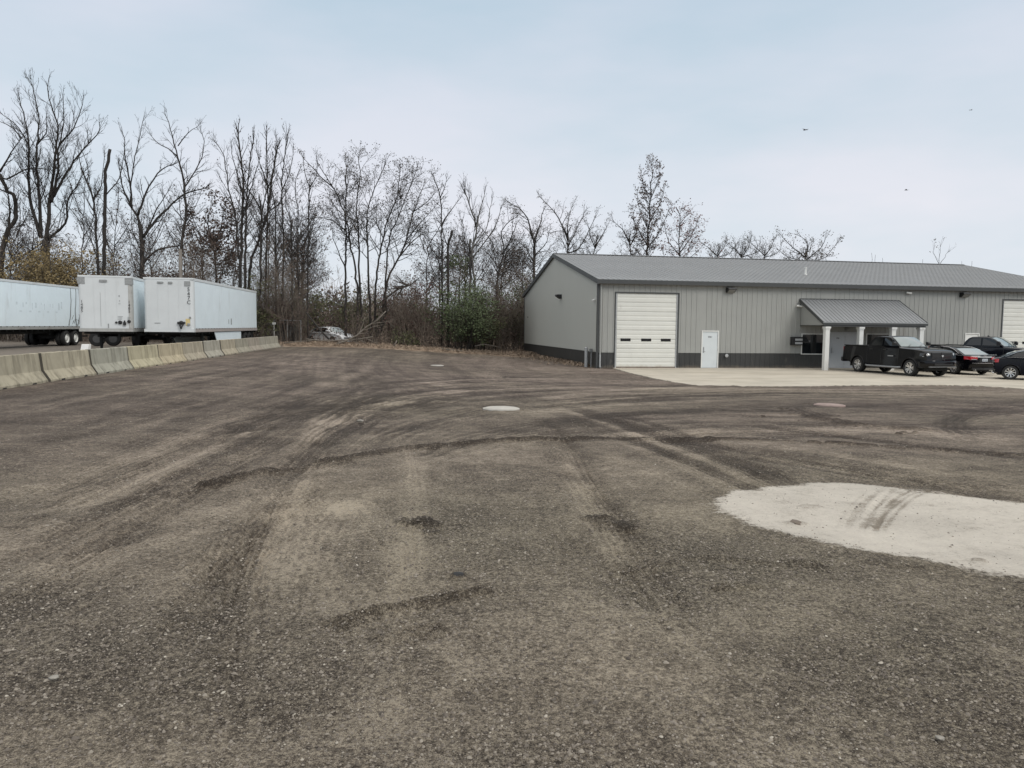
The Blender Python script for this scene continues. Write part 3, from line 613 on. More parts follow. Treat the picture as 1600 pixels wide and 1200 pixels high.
    # windows
    def window(x0, x1, z0, z1):
        j = MB(); t = .05; j.box(x0, x1, -.045, .02, z0, z0+t); j.box(x0, x1, -.045, .02, z1-t, z1); j.box(x0, x0+t, -.045, .02, z0+t, z1-t); j.box(x1-t, x1, -.045, .02, z0+t, z1-t); fr = j.build('window', M['white'], root)
        g = MB(); g.box(x0+t, x1-t, -.005, .01, z0+t, z1-t); g.build('pane', M['glass'], fr)
    window(12.27, 13.75, .80, 2.02); window(16.42, 17.95, .80, 2.05)
    # wall lamps, cameras, mailbox, hose tap
    def wall_light(x, y, z, side=False):
        b = MB()
        if not side: b.prism([(x-.25,0,z+.14),(x-.25,-.34,z+.13),(x-.25,-.36,z+.04),(x-.25,-.10,z-.14),(x-.25,0,z-.14)], (.50,0,0)); q = b.build('wall_light', M['black'], root, bevel=.01); g = MB(); g.hexa([(x-.20,-.345,z+.01),(x+.20,-.345,z+.01),(x+.20,-.115,z-.145),(x-.20,-.115,z-.145),(x-.20,-.35,z+.02),(x+.20,-.35,z+.02),(x+.20,-.12,z-.13),(x-.20,-.12,z-.13)]); g.build('lens', M['lamp'], q)
        else: b.prism([(0,y-.25,z+.14),(-.34,y-.25,z+.13),(-.36,y-.25,z+.04),(-.10,y-.25,z-.14),(0,y-.25,z-.14)], (0,.50,0)); q = b.build('wall_light', M['black'], root, bevel=.01)
    wall_light(7.75, 0, 4.42); wall_light(22.75, 0, 4.42); wall_light(0, 8.6, 4.25, True)
    def camera(x, z, side=False):
        b = MB()
        if side: b.tube([(0,.55,z),(-.10,.55,z)], .05, 8); b.tube([(-.10,.70,z-.02),(-.10,.42,z-.05)], .05, 8)
        else: b.tube([(x,0,z),(x,-.12,z)], .05, 8); b.tube([(x-.10,-.12,z-.02),(x+.22,-.14,z-.05)], .055, 8)
        b.build('security_camera', M['white'], root)
    camera(18.95, 4.5); camera(11.95, 3.62); camera(0, 3.78, True)
    b = MB(); b.box(11.55, 12.20, -.30, -.03, 1.34, 1.82); mbx = b.build('mailbox', M['black'], root, bevel=.02)
    b = MB(); b.box(11.72, 12.17, -.315, -.302, 1.40, 1.52); b.box(11.72, 12.17, -.315, -.302, 1.60, 1.72); b.build('mail_slot', M['steel'], mbx)
    b = MB(); b.tube([(7.62,0,.70),(7.62,-.14,.70)], .045, 8); b.lathe([(.001,-.16),(.10,-.15),(.10,-.13),(.001,-.12)], 'y', 14, (7.62,0,.72)); b.build('hose_tap', M['steel'], root)
    # pale strip of an old pipe chase by the porch
    b = MB(); b.tube([(12.10,-.05,2.1),(12.10,-.05,3.6)], .022, 6); b.build('conduit', M['wall'], root)
    # porch
    p = MB(); x0, x1, dpt, zw, zf = 12.20, 18.35, 2.45, 3.92, 2.62; sp_ = (zw-zf)/dpt
    y1 = -dpt; t = .06
    p.hexa([(x0-.12,0-.03,zw),(x1+.55*.0+.12,-.03,zw),(x1+.12,y1,zf),(x0-.12,y1,zf),(x0-.12,-.03,zw+t),(x1+.12,-.03,zw+t),(x1+.12,y1,zf+t),(x0-.12,y1,zf+t)])
    x = x0-.08
    while x < x1+.12:
        p.add([(x-.04,y1,zf+t+.001),(x-.02,y1,zf+t+.035),(x+.02,y1,zf+t+.035),(x+.04,y1,zf+t+.001),(x-.04,-.03,zw+t+.001),(x-.02,-.03,zw+t+.035),(x+.02,-.03,zw+t+.035),(x+.04,-.03,zw+t+.001)], [(0,1,5,4),(1,2,6,5),(2,3,7,6),(3,2,1,0)])
        x += .229
    pr = p.build('porch_roof', M['porch_roof'], root)
    p = MB(); p.box(x0-.14, x1+.14, y1-.05, y1-.003, zf-.10, zf+.02); gu = p.build('gutter', M['trim'], pr); p = MB(); p.box(x0-.14, x1+.14, y1-.055, y1-.003, zf+.021, zf+.05); p.build('gutter_lip', M['steel'], gu)
    p = MB(); p.box(x0-.13, x1+.13, -.035, -.026, zw-.0, zw+.12); p.build('flashing', M['trim'], pr)
    p = MB()
    for xx in (x0-.15, x1+.122): p.hexa([(xx,y1-.05,zf-.10),(xx+.028,y1-.05,zf-.10),(xx+.028,-.03,zw-.10),(xx,-.03,zw-.10),(xx,y1-.05,zf+.07),(xx+.028,y1-.05,zf+.07),(xx+.028,-.03,zw+.09),(xx,-.03,zw+.09)])
    p.build('rake_trim', M['trim'], pr)
    for xx in (x0-.05, x1-.03):
        p = MB(); p.prism([(xx,-.03,2.50),(xx,-.03,zw-.01),(xx,y1+.02,zf-.01),(xx,y1+.02,2.50)], (.08,0,0)); p.build('porch_cheek', M['wall'], root)
    p = MB(); p.box(x0+.04, x1-.04, y1+.04, y1+.26, 2.42, zf-.01); p.box(x0-.05,x1+.05,y1+.0,y1+.035,2.42,zf-.11); p.box(x0-.055,x1+.055,y1+.3,-.035,2.47,2.495); p.build('porch_beam', M['trim'], root)
    for xx in (12.40, 14.45, 16.45, 18.20):
        c = MB(); y = y1+.15; w_ = .125
        c.hexa([(xx-w_,y-w_,.0),(xx+w_,y-w_,.0),(xx+w_,y+w_,.0),(xx-w_,y+w_,.0),(xx-w_,y-w_,2.31),(xx+w_,y-w_,2.31),(xx+w_,y+w_,2.31),(xx-w_,y+w_,2.31)])
        c.box(xx-.165, xx+.165, y-.165, y+.165, 2.312, 2.42); c.box(xx-.14, xx+.14, y-.14, y+.14, 2.25, 2.311)
        c.build('porch_post', M['white'], root, bevel=.006)
    b = MB(); b.lathe([(.001,.0),(.07,.01),(.09,.09),(.07,.18),(.03,.21)], 'z', 12, (15.1,-.14,2.20)); b.box(15.04,15.16,-.06,-.001,2.24,2.38); b.build('porch_light', M['lamp'], root)
build_warehouse()

# pipe guard and meter beside the gable corner
gp_ = BC+BU*(-.35)+BV*.9
bo = thing('bollard', 'grey steel guard pipe standing at the warehouse front corner', 'bollard', (gp_.x, gp_.y, -.60))
b = MB(); b.tube([(0,0,0),(0,0,1.08)], .10, 14); b.build('pipe', M['steel'], bo, smooth='auto'); b = MB(); b.lathe([(.001,1.14),(.06,1.125),(.10,1.081),(.101,1.06)], 'z', 14); b.build('cap', M['steel'], bo, smooth=True)
gp_ = BC+BU*(-.16)+BV*.55
bo = thing('gas_meter', 'small grey utility meter on a riser pipe against the gable wall', 'meter', (gp_.x, gp_.y, -.60), BYAW)
b = MB(); b.tube([(0,0,0),(0,0,.85)], .022, 8); b.build('riser_pipe', M['steel'], bo); b = MB(); b.box(-.11,.07,-.09,.09,.85,1.05); b.build('meter_box', M['shed'], bo, bevel=.02)

# ------------------------------------------------------------------ jersey barriers
def build_barriers():
    rnd = random.Random(8)
    labels = ['stained concrete barrier nearest the camera, cut by the frame edge', 'brown-streaked concrete barrier with a white foam box behind it', 'grey-green concrete barrier with dark vertical bands',
              'yellowish concrete barrier beside the grey-green banded one', 'yellow-tan concrete barrier below the third trailer nose', 'plain tan concrete barrier just before the cool grey one',
              'cool grey clean concrete barrier among the tan ones', 'streaked tan concrete barrier in front of the white side skirt', 'dark grey concrete barrier next to the streaked tan one',
              'brownish concrete barrier third from the far end of the row', 'concrete barrier second from the far end of the row', 'last concrete barrier at the far end beside the brush']
    r = R(6.5)
    order = list(range(12))
    for i in range(12):
        k = i-1; c0 = Vector((-12.7-math.sin(r)*3.05*k, 20.8+math.cos(r)*3.05*k, 0)); dirv = Vector((-math.sin(r), math.cos(r), 0)); c = c0+dirv*1.52
        z = float(gz(c.x, c.y)); L_ = 2.96
        # profile across x: face towards +x is the yard side; the joint line above is the yard-side foot
        prof = [(-.61,0),(-.61,.075),(-.44,.33),(-.385,.81),(-.225,.81),(-.17,.33),(0,.075),(0,0)]
        me = MB(); n = 24; ring = []
        for s in range(n+1):
            y = -L_/2+L_*s/n
            ring.append([(x+.008*rnd.uniform(-1,1), y, z_+(.007*rnd.uniform(-1,1) if z_ > 0 else 0)) for x, z_ in prof])
        vs = [p for q in ring for p in q]; m = len(prof)
        fs = [(s*m+j, s*m+(j+1) % m, (s+1)*m+(j+1) % m, (s+1)*m+j) for s in range(n) for j in range(m)]+[tuple(range(m)), tuple(range(n*m, n*m+m))[::-1]]
        # forklift slots and chipped feet on the yard side
        me.add(vs, fs)
        root = thing('jersey_barrier', labels[i], 'concrete barrier', (c.x, c.y, z-.02), r+R(rnd.uniform(-.7, .7)), 'concrete barriers in a row along the yard')
        root.rotation_euler[1] = R(rnd.uniform(-.5, .5))
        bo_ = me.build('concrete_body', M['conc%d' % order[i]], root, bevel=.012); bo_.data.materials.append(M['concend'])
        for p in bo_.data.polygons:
            if len(p.vertices) == 8: p.material_index = 1  # end faces get the painted joint shade
        sl_ = MB()
        for yc in (-.75, .72):
            w = rnd.uniform(.10, .17); h = rnd.uniform(.04, .07)
            sl_.add([(.004,yc-w,0),(.004,yc+w,0),(.004,yc+w*.8,h),(.004,yc-w*.7,h*.9),(-.10,yc-w,0),(-.10,yc+w,0),(-.10,yc+w*.8,h),(-.10,yc-w*.7,h*.9)], [(0,1,2,3),(4,7,6,5),(0,3,7,4),(1,5,6,2),(3,2,6,7),(0,4,5,1)])
        sl_.build('lift_slot', M['under'], root)
build_barriers()
p_ = AT(133, 543, 27.2)
fb = MB(); fb.hexa([(-.14,-.10,0),(.14,-.10,0),(.14,.12,0),(-.14,.12,0),(-.10,-.06,.27),(.18,-.06,.27),(.18,.12,.27),(-.10,.12,.27)]); o = fb.build('foam_box', M['foam'], None, bevel=.015)
o.location = (p_.x-1.2, p_.y+.6, .70-.14); 
tag(o, 'small white foam box sitting behind the concrete barriers under the first trailers', 'box')
o.location = AT(133, 549, 29.0)

# ------------------------------------------------------------------ semi trailers
def make_trailer(label, loc, yaw, kind):
    root = thing('semi_trailer', label, 'trailer', loc, yaw, 'white box trailers parked behind the barriers')
    w, Ln, z0, z1 = 1.30, 16.15, 1.13, 4.08
    b = MB(); b.box(-w+.05, w-.05, .07, Ln, z0+.16, z1-.06); b.build('box_body', M['alu'], root)
    for s in (1, -1):                                            # side skins with panel joints
        p = MB(); y = .30; pw = 1.226
        while y < Ln-.2:
            e_ = min(y+pw-.010, Ln-.12); p.box(s*(w-.05), s*(w-.012), y, e_, z0+.205, z1-.17); y += pw
        p.build('side_panel', M['alu'], root)
    n = MB(); n.box(-w+.20, w-.20, .012, .07, z0+.17, z1-.10)
    for k in range(3): n.box(-w+.20+(k+1)*(2*w-.4)/4-.012, -w+.20+(k+1)*(2*w-.4)/4+.012, .0, .012, z0+.17, z1-.10)
    for k in range(int((z1-z0)/.16)): 
        for x in (-w+.24, w-.24): n.box(x-.012, x+.012, .004, .012, z0+.24+k*.16, z0+.26+k*.16)
    n.build('nose_panel', M['nose'], root)
    for s in (-1, 1):
        c = MB(); pts = [(s*(w-.20), .012)]+[(s*(w-.19+.19*math.sin(a)), .19-.19*math.cos(a)-.0) for a in [R(q) for q in (0,18,36,54,72,90)]]+[(s*w, .30), (s*(w-.06), .30), (s*(w-.06), .08), (s*(w-.20), .08)]
        c.prism([(x, y, z0+.17) for x, y in pts], (0, 0, z1-z0-.29)); c.build('corner_post', M['nose' if kind != 2 else 'rail'] if not (kind == 2 and s == -1) else M['nose'], root)
    t = MB(); t.box(-w, w, .0, .30, z1-.10, z1); 
    for s in (-1, 1): t.box(s*(w-.06), s*w, .30, Ln, z1-.15, z1)
    t.box(-w, w, Ln-.10, Ln, z1-.15, z1); t.build('top_rail', M['nose'], root, bevel=.015)
    r = MB(); r.box(-w+.06, w-.06, .12, Ln-.1, z1-.05, z1-.02); r.build('roof', M['cap'], root)
    l = MB(); 
    for s in (-1, 1): l.box(s*(w-.07), s*(w+.004), .30, Ln, z0, z0+.19)
    l.build('bottom_rail', M['pinkrail' if kind == 3 else 'rail'], root)
    l = MB(); l.box(-w, w, .0, .30, z0, z0+.165); l.build('front_bolster', M['nose' if kind == 3 else 'rail'], root)
    v = MB(); y = .45
    while y < Ln:
        for s in (-1, 1): v.box(s*(w+.003), s*(w+.012), y-.045, y+.045, z0+.155, z0+.20)
        y += .61
    v.build('marker_strip', M['under'], root)
    fl = MB(); fl.box(-w+.08, w-.08, .1, Ln-.1, z0-.02, z0+.10); 
    for y in np.arange(.6, Ln, .7): fl.box(-w+.1, w-.1, y-.05, y+.05, z0-.13, z0-.021)
    fl.box(-.55, -.45, .5, Ln-1, z0-.30, z0-.131); fl.box(.45, .55, .5, Ln-1, z0-.30, z0-.131); fl.build('floor_frame', M['under'], root)
    # landing gear
    lg = MB()
    for s in (-1, 1):
        lg.box(s*.92-.075, s*.92+.075, 2.75, 2.90, .30, z0-.02); lg.box(s*.92-.055, s*.92+.055, 2.77, 2.88, .04, .30); lg.box(s*.92-.16, s*.92+.16, 2.66, 2.99, 0, .04)
        lg.tube([(s*.92, 2.9, .62), (s*.55, 3.9, z0-.1)], .035, 6)
    lg.tube([(-.92,2.83,.85),(.92,2.83,.85)], .03, 6); lg.build('landing_gear', M['under'], root)
    # bogie and wheels
    bg_ = MB(); bg_.box(-.56, -.44, 11.6, 14.9, .72, z0-.14); bg_.box(.44, .56, 11.6, 14.9, .72, z0-.14)
    for y in (12.6, 13.85): bg_.tube([(-1.1,y,.51),(1.1,y,.51)], .07, 8); bg_.box(-.6,.6,y-.1,y+.1,.5,.75)
    bg_.build('bogie', M['under'], root)
    hubm = M['white'] if kind == 1 else M['under']
    for y in (12.6, 13.85):
        for s in (-1, 1):
            tm = MB(); 
            for off in (0, -.32):
                cx = s*(1.15+off)
                pr = [(.30,-.12),(.47,-.13),(.505,-.10),(.512,0),(.505,.10),(.47,.13),(.30,.12)]
                n_ = 26; bse = len(tm.v)
                for (rr_, h) in pr:
                    for j in range(n_): a = 2*math.pi*j/n_; tm.v.append((cx+h, y+rr_*math.cos(a), .512+rr_*math.sin(a)))
                for i in range(len(pr)-1):
                    for j in range(n_): q = (j+1) % n_; tm.f.append((bse+i*n_+j, bse+i*n_+q, bse+(i+1)*n_+q, bse+(i+1)*n_+j))
            wh = tm.build('wheel', M['tyre'], root, smooth='auto')
            hm = MB(); pr = [(.31,.125),(.30,.05),(.19,.02),(.17,.09),(.10,.12),(.001,.12)]; n_ = 20
            for (rr_, h) in pr:
                for j in range(n_): a = 2*math.pi*j/n_; hm.v.append((s*(1.15+h), y+rr_*math.cos(a), .512+rr_*math.sin(a)))
            for i in range(len(pr)-1):
                for j in range(n_): q = (j+1) % n_; hm.f.append((i*n_+j, i*n_+q, (i+1)*n_+q, (i+1)*n_+j))
            hm.build('hub', hubm, wh, smooth='auto')
    mf = MB()
    for s in (-1, 1): mf.box(s*1.28, s*.66, 14.75, 14.765, .25, z0-.02)
    mf.build('mud_flap', M['under'], root)
    ub = MB(); ub.box(-1.1, 1.1, Ln-.25, Ln-.13, .55, .66); ub.box(-.6,-.5,Ln-.24,Ln-.14,.661,z0-.02); ub.box(.5,.6,Ln-.24,Ln-.14,.661,z0-.02); ub.build('under_ride_guard', M['under'], root)
    # nose fittings
    tl = MB(); tl.box(-.26, .10, -.045, -.0, z1-.33, z1-.22) if kind == 2 else (tl.box(-.55,-.25,-.05,-.0,z1-.30,z1-.22), tl.box(.02,.22,-.05,-.0,z1-.32,z1-.22))
    tl.build('clearance_light', M['cap'], root)
    def disc(x, z, r, m, nm, d=.06):
        q = MB(); q.lathe([(r,.011),(r,-d),(r*.6,-d-.02),(.001,-d-.02)], 'y', 14, (x,0,z)); q.build(nm, m, root)
    if kind in (1, 2):
        cp = MB()
        for s in (-1, 1): cp.box(s*(w-.34), s*(w+.006), -.012, .33, z1-.45, z1-.105)
        cp.build('corner_patch', M['cap'], root)
        for x, z, r in ((.50,1.62,.055),(.69,1.63,.10),(1.12,1.68,.085)): disc(x, z, r, M['black'], 'gladhand')
        q = MB(); q.box(.84,.97,-.09,.011,1.48,1.64); q.box(.88,.93,-.08,.011,1.641,1.73); q.build('electric_socket', M['black'], root)
        q = MB()
        for k in range(3): q.box(.57,.82-.03*k,-.002,.011,1.93-.07*k,1.95-.07*k); q.box(1.04,1.19-.02*k,.011 if False else -.006,.011,1.90-.06*k,1.915-.06*k)
        q.box(.64,.69,-.002,.011,2.98,3.06); q.box(.66,.70,-.002,.011,2.74,2.79); q.box(.62,.72,-.002,.011,2.60,2.62); q.build('placard', M['cap'], root)
        num = '1485'
        for s in (-1.13, 1.14):
            for i, ch in enumerate(num):
                vs, fs = text_mb(ch, .21); t_ = MB(); t_.add([(s+v[0], -.006-v[2], 2.70-.165*i+v[1]) for v in vs], fs); t_.build('number', M['ink'], root)
        q = MB(); q.box(.08,.14,.0,.012,1.32,1.55); q.box(-.25,-.24,-.002,.012,1.4,3.2); q.build('streak', M['cap'], root)
    if kind == 3:
        q = MB(); q.box(.84,1.16,-.010,.011,z1-.45,z1-.18); q.build('vent', M['cap'], root)
        for i, ch in enumerate('547C'):
            vs, fs = text_mb(ch, .36); t_ = MB(); t_.add([(1.06+v[0]*.8, -.006-v[2], 3.45-.235*i+v[1]*.82) for v in vs], fs); t_.build('number', M['ink'], root)
        for x, z, r in ((.52,1.63,.07),(.66,1.65,.10),(.80,1.64,.06)): disc(x, z, r, M['black'], 'gladhand', .1)
        q = MB(); q.tube([(.55,-.06,1.62),(.62,-.14,1.45),(.66,-.12,1.30)], .035, 6); q.tube([(.78,-.06,1.62),(.72,-.14,1.45),(.67,-.12,1.30)], .035, 6); q.build('air_hose', M['black'], root)
        q = MB(); q.box(.88,1.10,-.006,.011,1.50,1.86); q.build('sticker', M['sticker'], root); disc(1.04, 1.56, .07, M['cap'], 'gladhand'); disc(1.12,1.93,.05,M['cap'],'reflector')
        q = MB(); q.box(-.75,-.45,-.004,.011,1.60,1.62); q.build('lettering', M['ink'], root)
        q = MB()
        for s in (-1, 1):
            q.hexa([(s*1.20,5.2,.30),(s*1.24,5.2,.30),(s*1.24,11.2,.30),(s*1.20,11.2,.30),(s*1.20,4.4,z0-.03),(s*1.24,4.4,z0-.03),(s*1.24,11.2,z0-.03),(s*1.20,11.2,z0-.03)])
        q.build('side_skirt', M['alu'], root)
        q = MB(); q.box(w-.010,w-.002,8.2,8.4,1.55,1.95); q.box(w-.010,w-.002,7.6,7.7,1.6,1.9); q.build('data_sticker', M['cap'], root)
    if kind == 1:                                               # buckled skin near the rear and a removed sign's ghost
        q = MB(); rn = random.Random(4)
        for (y, lean) in ((13.35,.25),(13.9,-.15),(14.6,.35)):
            pts = [(w-.008, y+lean*math.sin(k*.5)*.5+rn.uniform(-.05,.05)-(.5*(1-k/9) if lean > 0 else 0), z0+.25+k*(2.55/9)) for k in range(10)]
            q.tube(pts, [.05-.003*k for k in range(10)], 5)
        for k in range(14): a = rn.uniform(13.2,15.0); z = rn.uniform(1.3,2.0); q.tube([(w-.006,a,z),(w-.006,a+rn.uniform(-.2,.3),z+rn.uniform(.1,.3))], .022, 4)
        q.build('crease', M['crease'], root)
        q = MB()
        for k in range(16): a = 6.4+k*.36; q.box(w-.012,w-.007,a,a+rn.uniform(.08,.22),2.35+rn.uniform(0,.35),2.75+rn.uniform(0,.2)) if k % 3 != 1 else q.box(w-.012,w-.007,a,a+.25,2.2,2.3)
        q.build('faded_lettering', mat('faded_lettering', (.64,.71,.745), .5, 0, .08, 4), root)
    return root
make_trailer('long white box trailer seen side-on with white wheel hubs and a buckled rear panel', (-29.29-1.3*math.cos(R(5.3)), 39.5-1.3*math.sin(R(5.3)), .02), R(5.3), 1)
a = R(15); make_trailer('white box trailer facing its nose forward, numbers on both edges and grey corner patches', (-22.8+1.3*math.cos(a), 40.0+1.3*math.sin(a), .02), a, 2)
a = R(6.8); make_trailer('cleaner white box trailer with large vertical number and side skirt, nose forward', (-20.05+1.3*math.cos(a), 41.4+1.3*math.sin(a), .02), a, 3)
# truck tyres lying between the trailers
for i, (px, Y) in enumerate(((152, 52), (177, 53))):
    c = AT(px, 531, Y); o = thing('truck_tyre', ['dark truck tyre with a dull rim under the middle trailer, the fuller one', 'dark truck tyre half hidden by the landing gear of the middle trailer'][i], 'tyre', (c.x, Y, .0), R(20))
    q = MB(); q.lathe([(.27,-.13),(.45,-.13),(.50,-.09),(.505,.09),(.45,.13),(.27,.13)], 'y', 26, (0,0,.50), close=True); q.build('rubber', M['tyre'], o, smooth='auto'); q = MB(); q.lathe([(.28,-.10),(.18,-.02),(.14,-.09),(.001,-.09)], 'y', 18, (0,0,.50)); q.build('rim', M['rimdull'], o)

# ------------------------------------------------------------------ vehicles
def arc(cx, cz, r, a0, a1, n=9): return [(cx+r*math.cos(R(a0+(a1-a0)*k/(n-1))), cz+r*math.sin(R(a0+(a1-a0)*k/(n-1)))) for k in range(n)]
TS = [-1, -.97, -.88, -.6, -.25, .25, .6, .88, .97, 1]
def loft(poly, fn):
    mb = MB(); n = len(poly)
    for t in TS:
        for (x, z) in poly: mb.v.append(fn(x, z, t))
    for i in range(len(TS)-1):
        for j in range(n): k = (j+1) % n; mb.f.append((i*n+j, i*n+k, (i+1)*n+k, (i+1)*n+j))
    mb.f.append(tuple(range(n))); mb.f.append(tuple(range((len(TS)-1)*n, len(TS)*n))[::-1]); return mb
def vehicle(kind, label, loc, rz, paint, name, cat, group=None):
    root = thing(name, label, cat, loc, rz, group)
    pk = kind.startswith('pickup')
    if pk:
        Wd, ra, fa, wr, ar, xr, xf = 2.02, -1.65, 1.92, .41, .50, -2.9, 2.92
        body = [(-2.86,.56),(-2.90,.80),(-2.89,1.10),(-2.87,1.36),(-2.80,1.43),(-1.9,1.43),(-1.02,1.42),(-.95,1.41),(.3,1.40),(1.10,1.39),(1.28,1.40),(2.0,1.365),(2.55,1.31),(2.78,1.22),(2.88,1.08),(2.91,.80),(2.90,.60),(2.80,.47),(2.55,.42)]+arc(fa,.40,ar,5,175)+[(fa-ar-.06,.46),(ra+ar+.06,.46)]+arc(ra,.40,ar,5,175)+[(-2.3,.55)]
        green = [(-1.00,1.38),(-.86,1.70),(-.74,1.88),(-.60,1.935),(-.2,1.96),(.22,1.955),(.48,1.92),(.72,1.80),(1.20,1.42),(1.22,1.38)]
        zb, tumb, crown = 1.40, .30, .03
        wins = [[(-.80,1.455),(-.62,1.80),(-.50,1.86),(-.06,1.875),(-.02,1.455)], [(.06,1.455),(.04,1.875),(.32,1.865),(.50,1.82),(.93,1.50),(.95,1.455)]]
        ws = [(.52,1.905),(.72,1.80),(.96,1.61),(1.19,1.43)]; rw = [(-.985,1.42),(-.86,1.70),(-.78,1.82)]
        seams = [(-.98,.55,1.40),(.02,.55,1.41),(1.16,.62,1.36)]
    else:
        Wd, ra, fa, wr, ar, xr, xf = 1.84, -1.40, 1.36, .335, .39, -2.43, 2.44
        body = [(-2.34,.36),(-2.41,.52),(-2.42,.70),(-2.39,.90),(-2.34,1.00),(-2.26,1.025),(-1.72,1.04),(-1.2,1.02),(.2,.97),(1.08,.955),(1.35,.94),(1.9,.86),(2.22,.76),(2.38,.62),(2.42,.48),(2.38,.26),(2.1,.20)]+arc(fa,.335,ar,5,175)+[(fa-ar-.05,.22),(ra+ar+.05,.22)]+arc(ra,.335,ar,5,175)+[(-2.0,.28)]
        green = [(-1.92,1.00),(-1.55,1.17),(-1.14,1.345),(-.75,1.43),(-.25,1.468),(.15,1.455),(.42,1.41),(.75,1.23),(1.18,.96),(1.2,.93)]
        zb, tumb, crown = .98, .42, .035
        wins = [[(-1.42,1.07),(-1.16,1.26),(-.82,1.375),(-.36,1.415),(-.32,1.05)], [(-.26,1.05),(-.30,1.415),(.12,1.405),(.34,1.36),(.80,1.10),(.86,1.03)]]
        ws = [(.46,1.395),(.75,1.235),(.98,1.09),(1.14,.99)]; rw = [(-1.88,1.025),(-1.55,1.178),(-1.18,1.335)]
        seams = [(-1.02,.40,1.02),(-.29,.30,1.0),(.92,.30,.96)]
    def bw(x, z):
        u = abs(x)/(abs(xr) if x < 0 else xf); a = (.13 if pk else .20)*u**(9 if pk else 4.5)*(1 if x > 0 else (.45 if pk else .8))
        b = .045*((z-(.80 if pk else .60))/.5)**2
        return Wd/2*(1-a)*(1-b)
    def fb(x, z, t):
        at = abs(t); y = t*bw(x, z); k = max(0, (at-.86)/.14); top = ss(.62*zb, zb, z)
        z2 = z-(.035*k*k+crown*.5*at**2)*top; x2 = x-(.07 if not pk else .05)*at**3*(1 if x > xf*.9 else (-1 if x < xr*.92 else 0))
        return (x2, y*(1-.012*k), z2)
    def gw(x, z): return (bw(max(min(x,1.2),-1.9), zb)-.035-tumb*max(0, z-zb))*(1 if x < .45 else 1-.05*((x-.45)/.8))
    zt = max(z for _, z in green)
    def fg(x, z, t):
        at = abs(t); k = max(0, (at-.86)/.14); top = ss(zb+.2*(zt-zb), zt, z)
        return (x-(.10*at**2*(1 if x > .45 else 0)), t*gw(x, z), z-(.035*k*k+.035*at**2)*top)
    loft(body, fb).build('body', M[paint], root, smooth='auto')
    loft(green, fg).build('cabin', M[paint], root, smooth='auto')
    for s in (-1, 1):
        for w in wins:
            g = MB(); n = len(w); g.v = [(x, s*(gw(x, z)+.006), z-.02*ss(zb+.2*(zt-zb), zt, z)) for x, z in w]+[(x, s*(gw(x, z)-.01), z-.02*ss(zb+.2*(zt-zb), zt, z)) for x, z in w]
            g.f = [tuple(range(n)), tuple(range(n, 2*n))[::-1]]+[(i, (i+1) % n, n+(i+1) % n, n+i) for i in range(n)]; g.build('side_window', M['carglass'], root)
    def patch(prof, tm, off, nm, m):
        g = MB(); ts = [-tm, -tm*.6, -tm*.2, tm*.2, tm*.6, tm]; n = len(prof); d0 = Vector((prof[0][0], 0, prof[0][1])); d1 = Vector((prof[-1][0], 0, prof[-1][1])); q = (d1-d0).normalized(); nn = Vector((-q.z, 0, q.x)); nn = nn if nn.z > 0 else -nn
        for lay in (1, -1.0):
            for t in ts:
                for x, z in prof: p = fg(x, z, t); g.v.append((p[0]+nn.x*off*lay, p[1], p[2]+nn.z*off*lay))
        m_ = len(ts)
        for lay in (0, 1):
            for i in range(m_-1):
                for j in range(n-1): o = lay*m_*n; g.f.append((o+i*n+j, o+i*n+j+1, o+(i+1)*n+j+1, o+(i+1)*n+j))
        for i in range(m_-1):
            for j in (0, n-1): g.f.append((i*n+j, (i+1)*n+j, m_*n+(i+1)*n+j, m_*n+i*n+j))
        for j in range(n-1):
            for i in (0, m_-1): g.f.append((i*n+j, i*n+j+1, m_*n+i*n+j+1, m_*n+i*n+j))
        g.build(nm, m, root, smooth='auto')
    patch(ws, .90, .012, 'windshield', M['shield']); patch(rw, .86, .012, 'rear_window', M['carglass'] if pk else M['shield'])
    # door seams, sills, mirrors, handles
    sm = MB()
    for s in (-1, 1):
        for x, z0, z1 in seams:
            zs = [z0+(z1-z0)*k/5 for k in range(6)]; sm.tube([(x, s*(bw(x, z)*.988-.004), z-.01) for z in zs], .008, 4)
    sm.build('door_seam', M['black'], root)
    for s in (-1, 1):
        mx_ = (.93 if pk else .78); z = zb+.10; y = gw(mx_, zb); q = MB()
        h, d = ((.20, .15) if kind == 'pickup_tow' else (.17, .14)) if pk else (.12, .13)
        q.prism([(mx_-.06, s*(y+.10), z-.02), (mx_+.10, s*(y+.10), z-.02), (mx_+.12, s*(y+.10), z+h*.6), (mx_+.04, s*(y+.10), z+h), (mx_-.06, s*(y+.10), z+h)], (0, s*d, 0)); q.tube([(mx_+.05, s*(y-.06), z-.02), (mx_+.05, s*(y+.14), z+.03)], .025, 6)
        q.build('mirror', M['black'] if pk else M[paint], root, bevel=.02)
        hd = MB()
        for x in ((-.80, .16) if pk else (-.92, -.15)): zz = zb-.16 if pk else zb-.13; hd.box(x, x+.20, s*(bw(x, zz)-.005), s*(bw(x, zz)+.022), zz, zz+.035)
        hd.build('door_handle', M['black'], root, bevel=.006)
        if pk:
            st = MB(); st.tube([(-1.05, s*.96, .42), (-.9, s*1.02, .40), (1.2, s*1.02, .40), (1.34, s*.96, .42)], .045, 8); st.build('side_step', M['fog_lens'], root)
            ba = MB(); ba.box(.50,.86,s*(bw(.7,.98)-.01),s*(bw(.7,.98)+.006),.93,.975); ba.build('badge', M['cap'], root)
            if s > 0: pass
        # wheel arch lip
        for ax in (ra, fa):
            li = MB(); pts = arc(ax, .40 if pk else .335, ar-.005, 0, 180, 15); li.tube([(x, s*(bw(x, z)-.012), z) for x, z in pts], .028 if pk else .018, 6); li.build('arch_lip', M[paint], root, smooth=True)
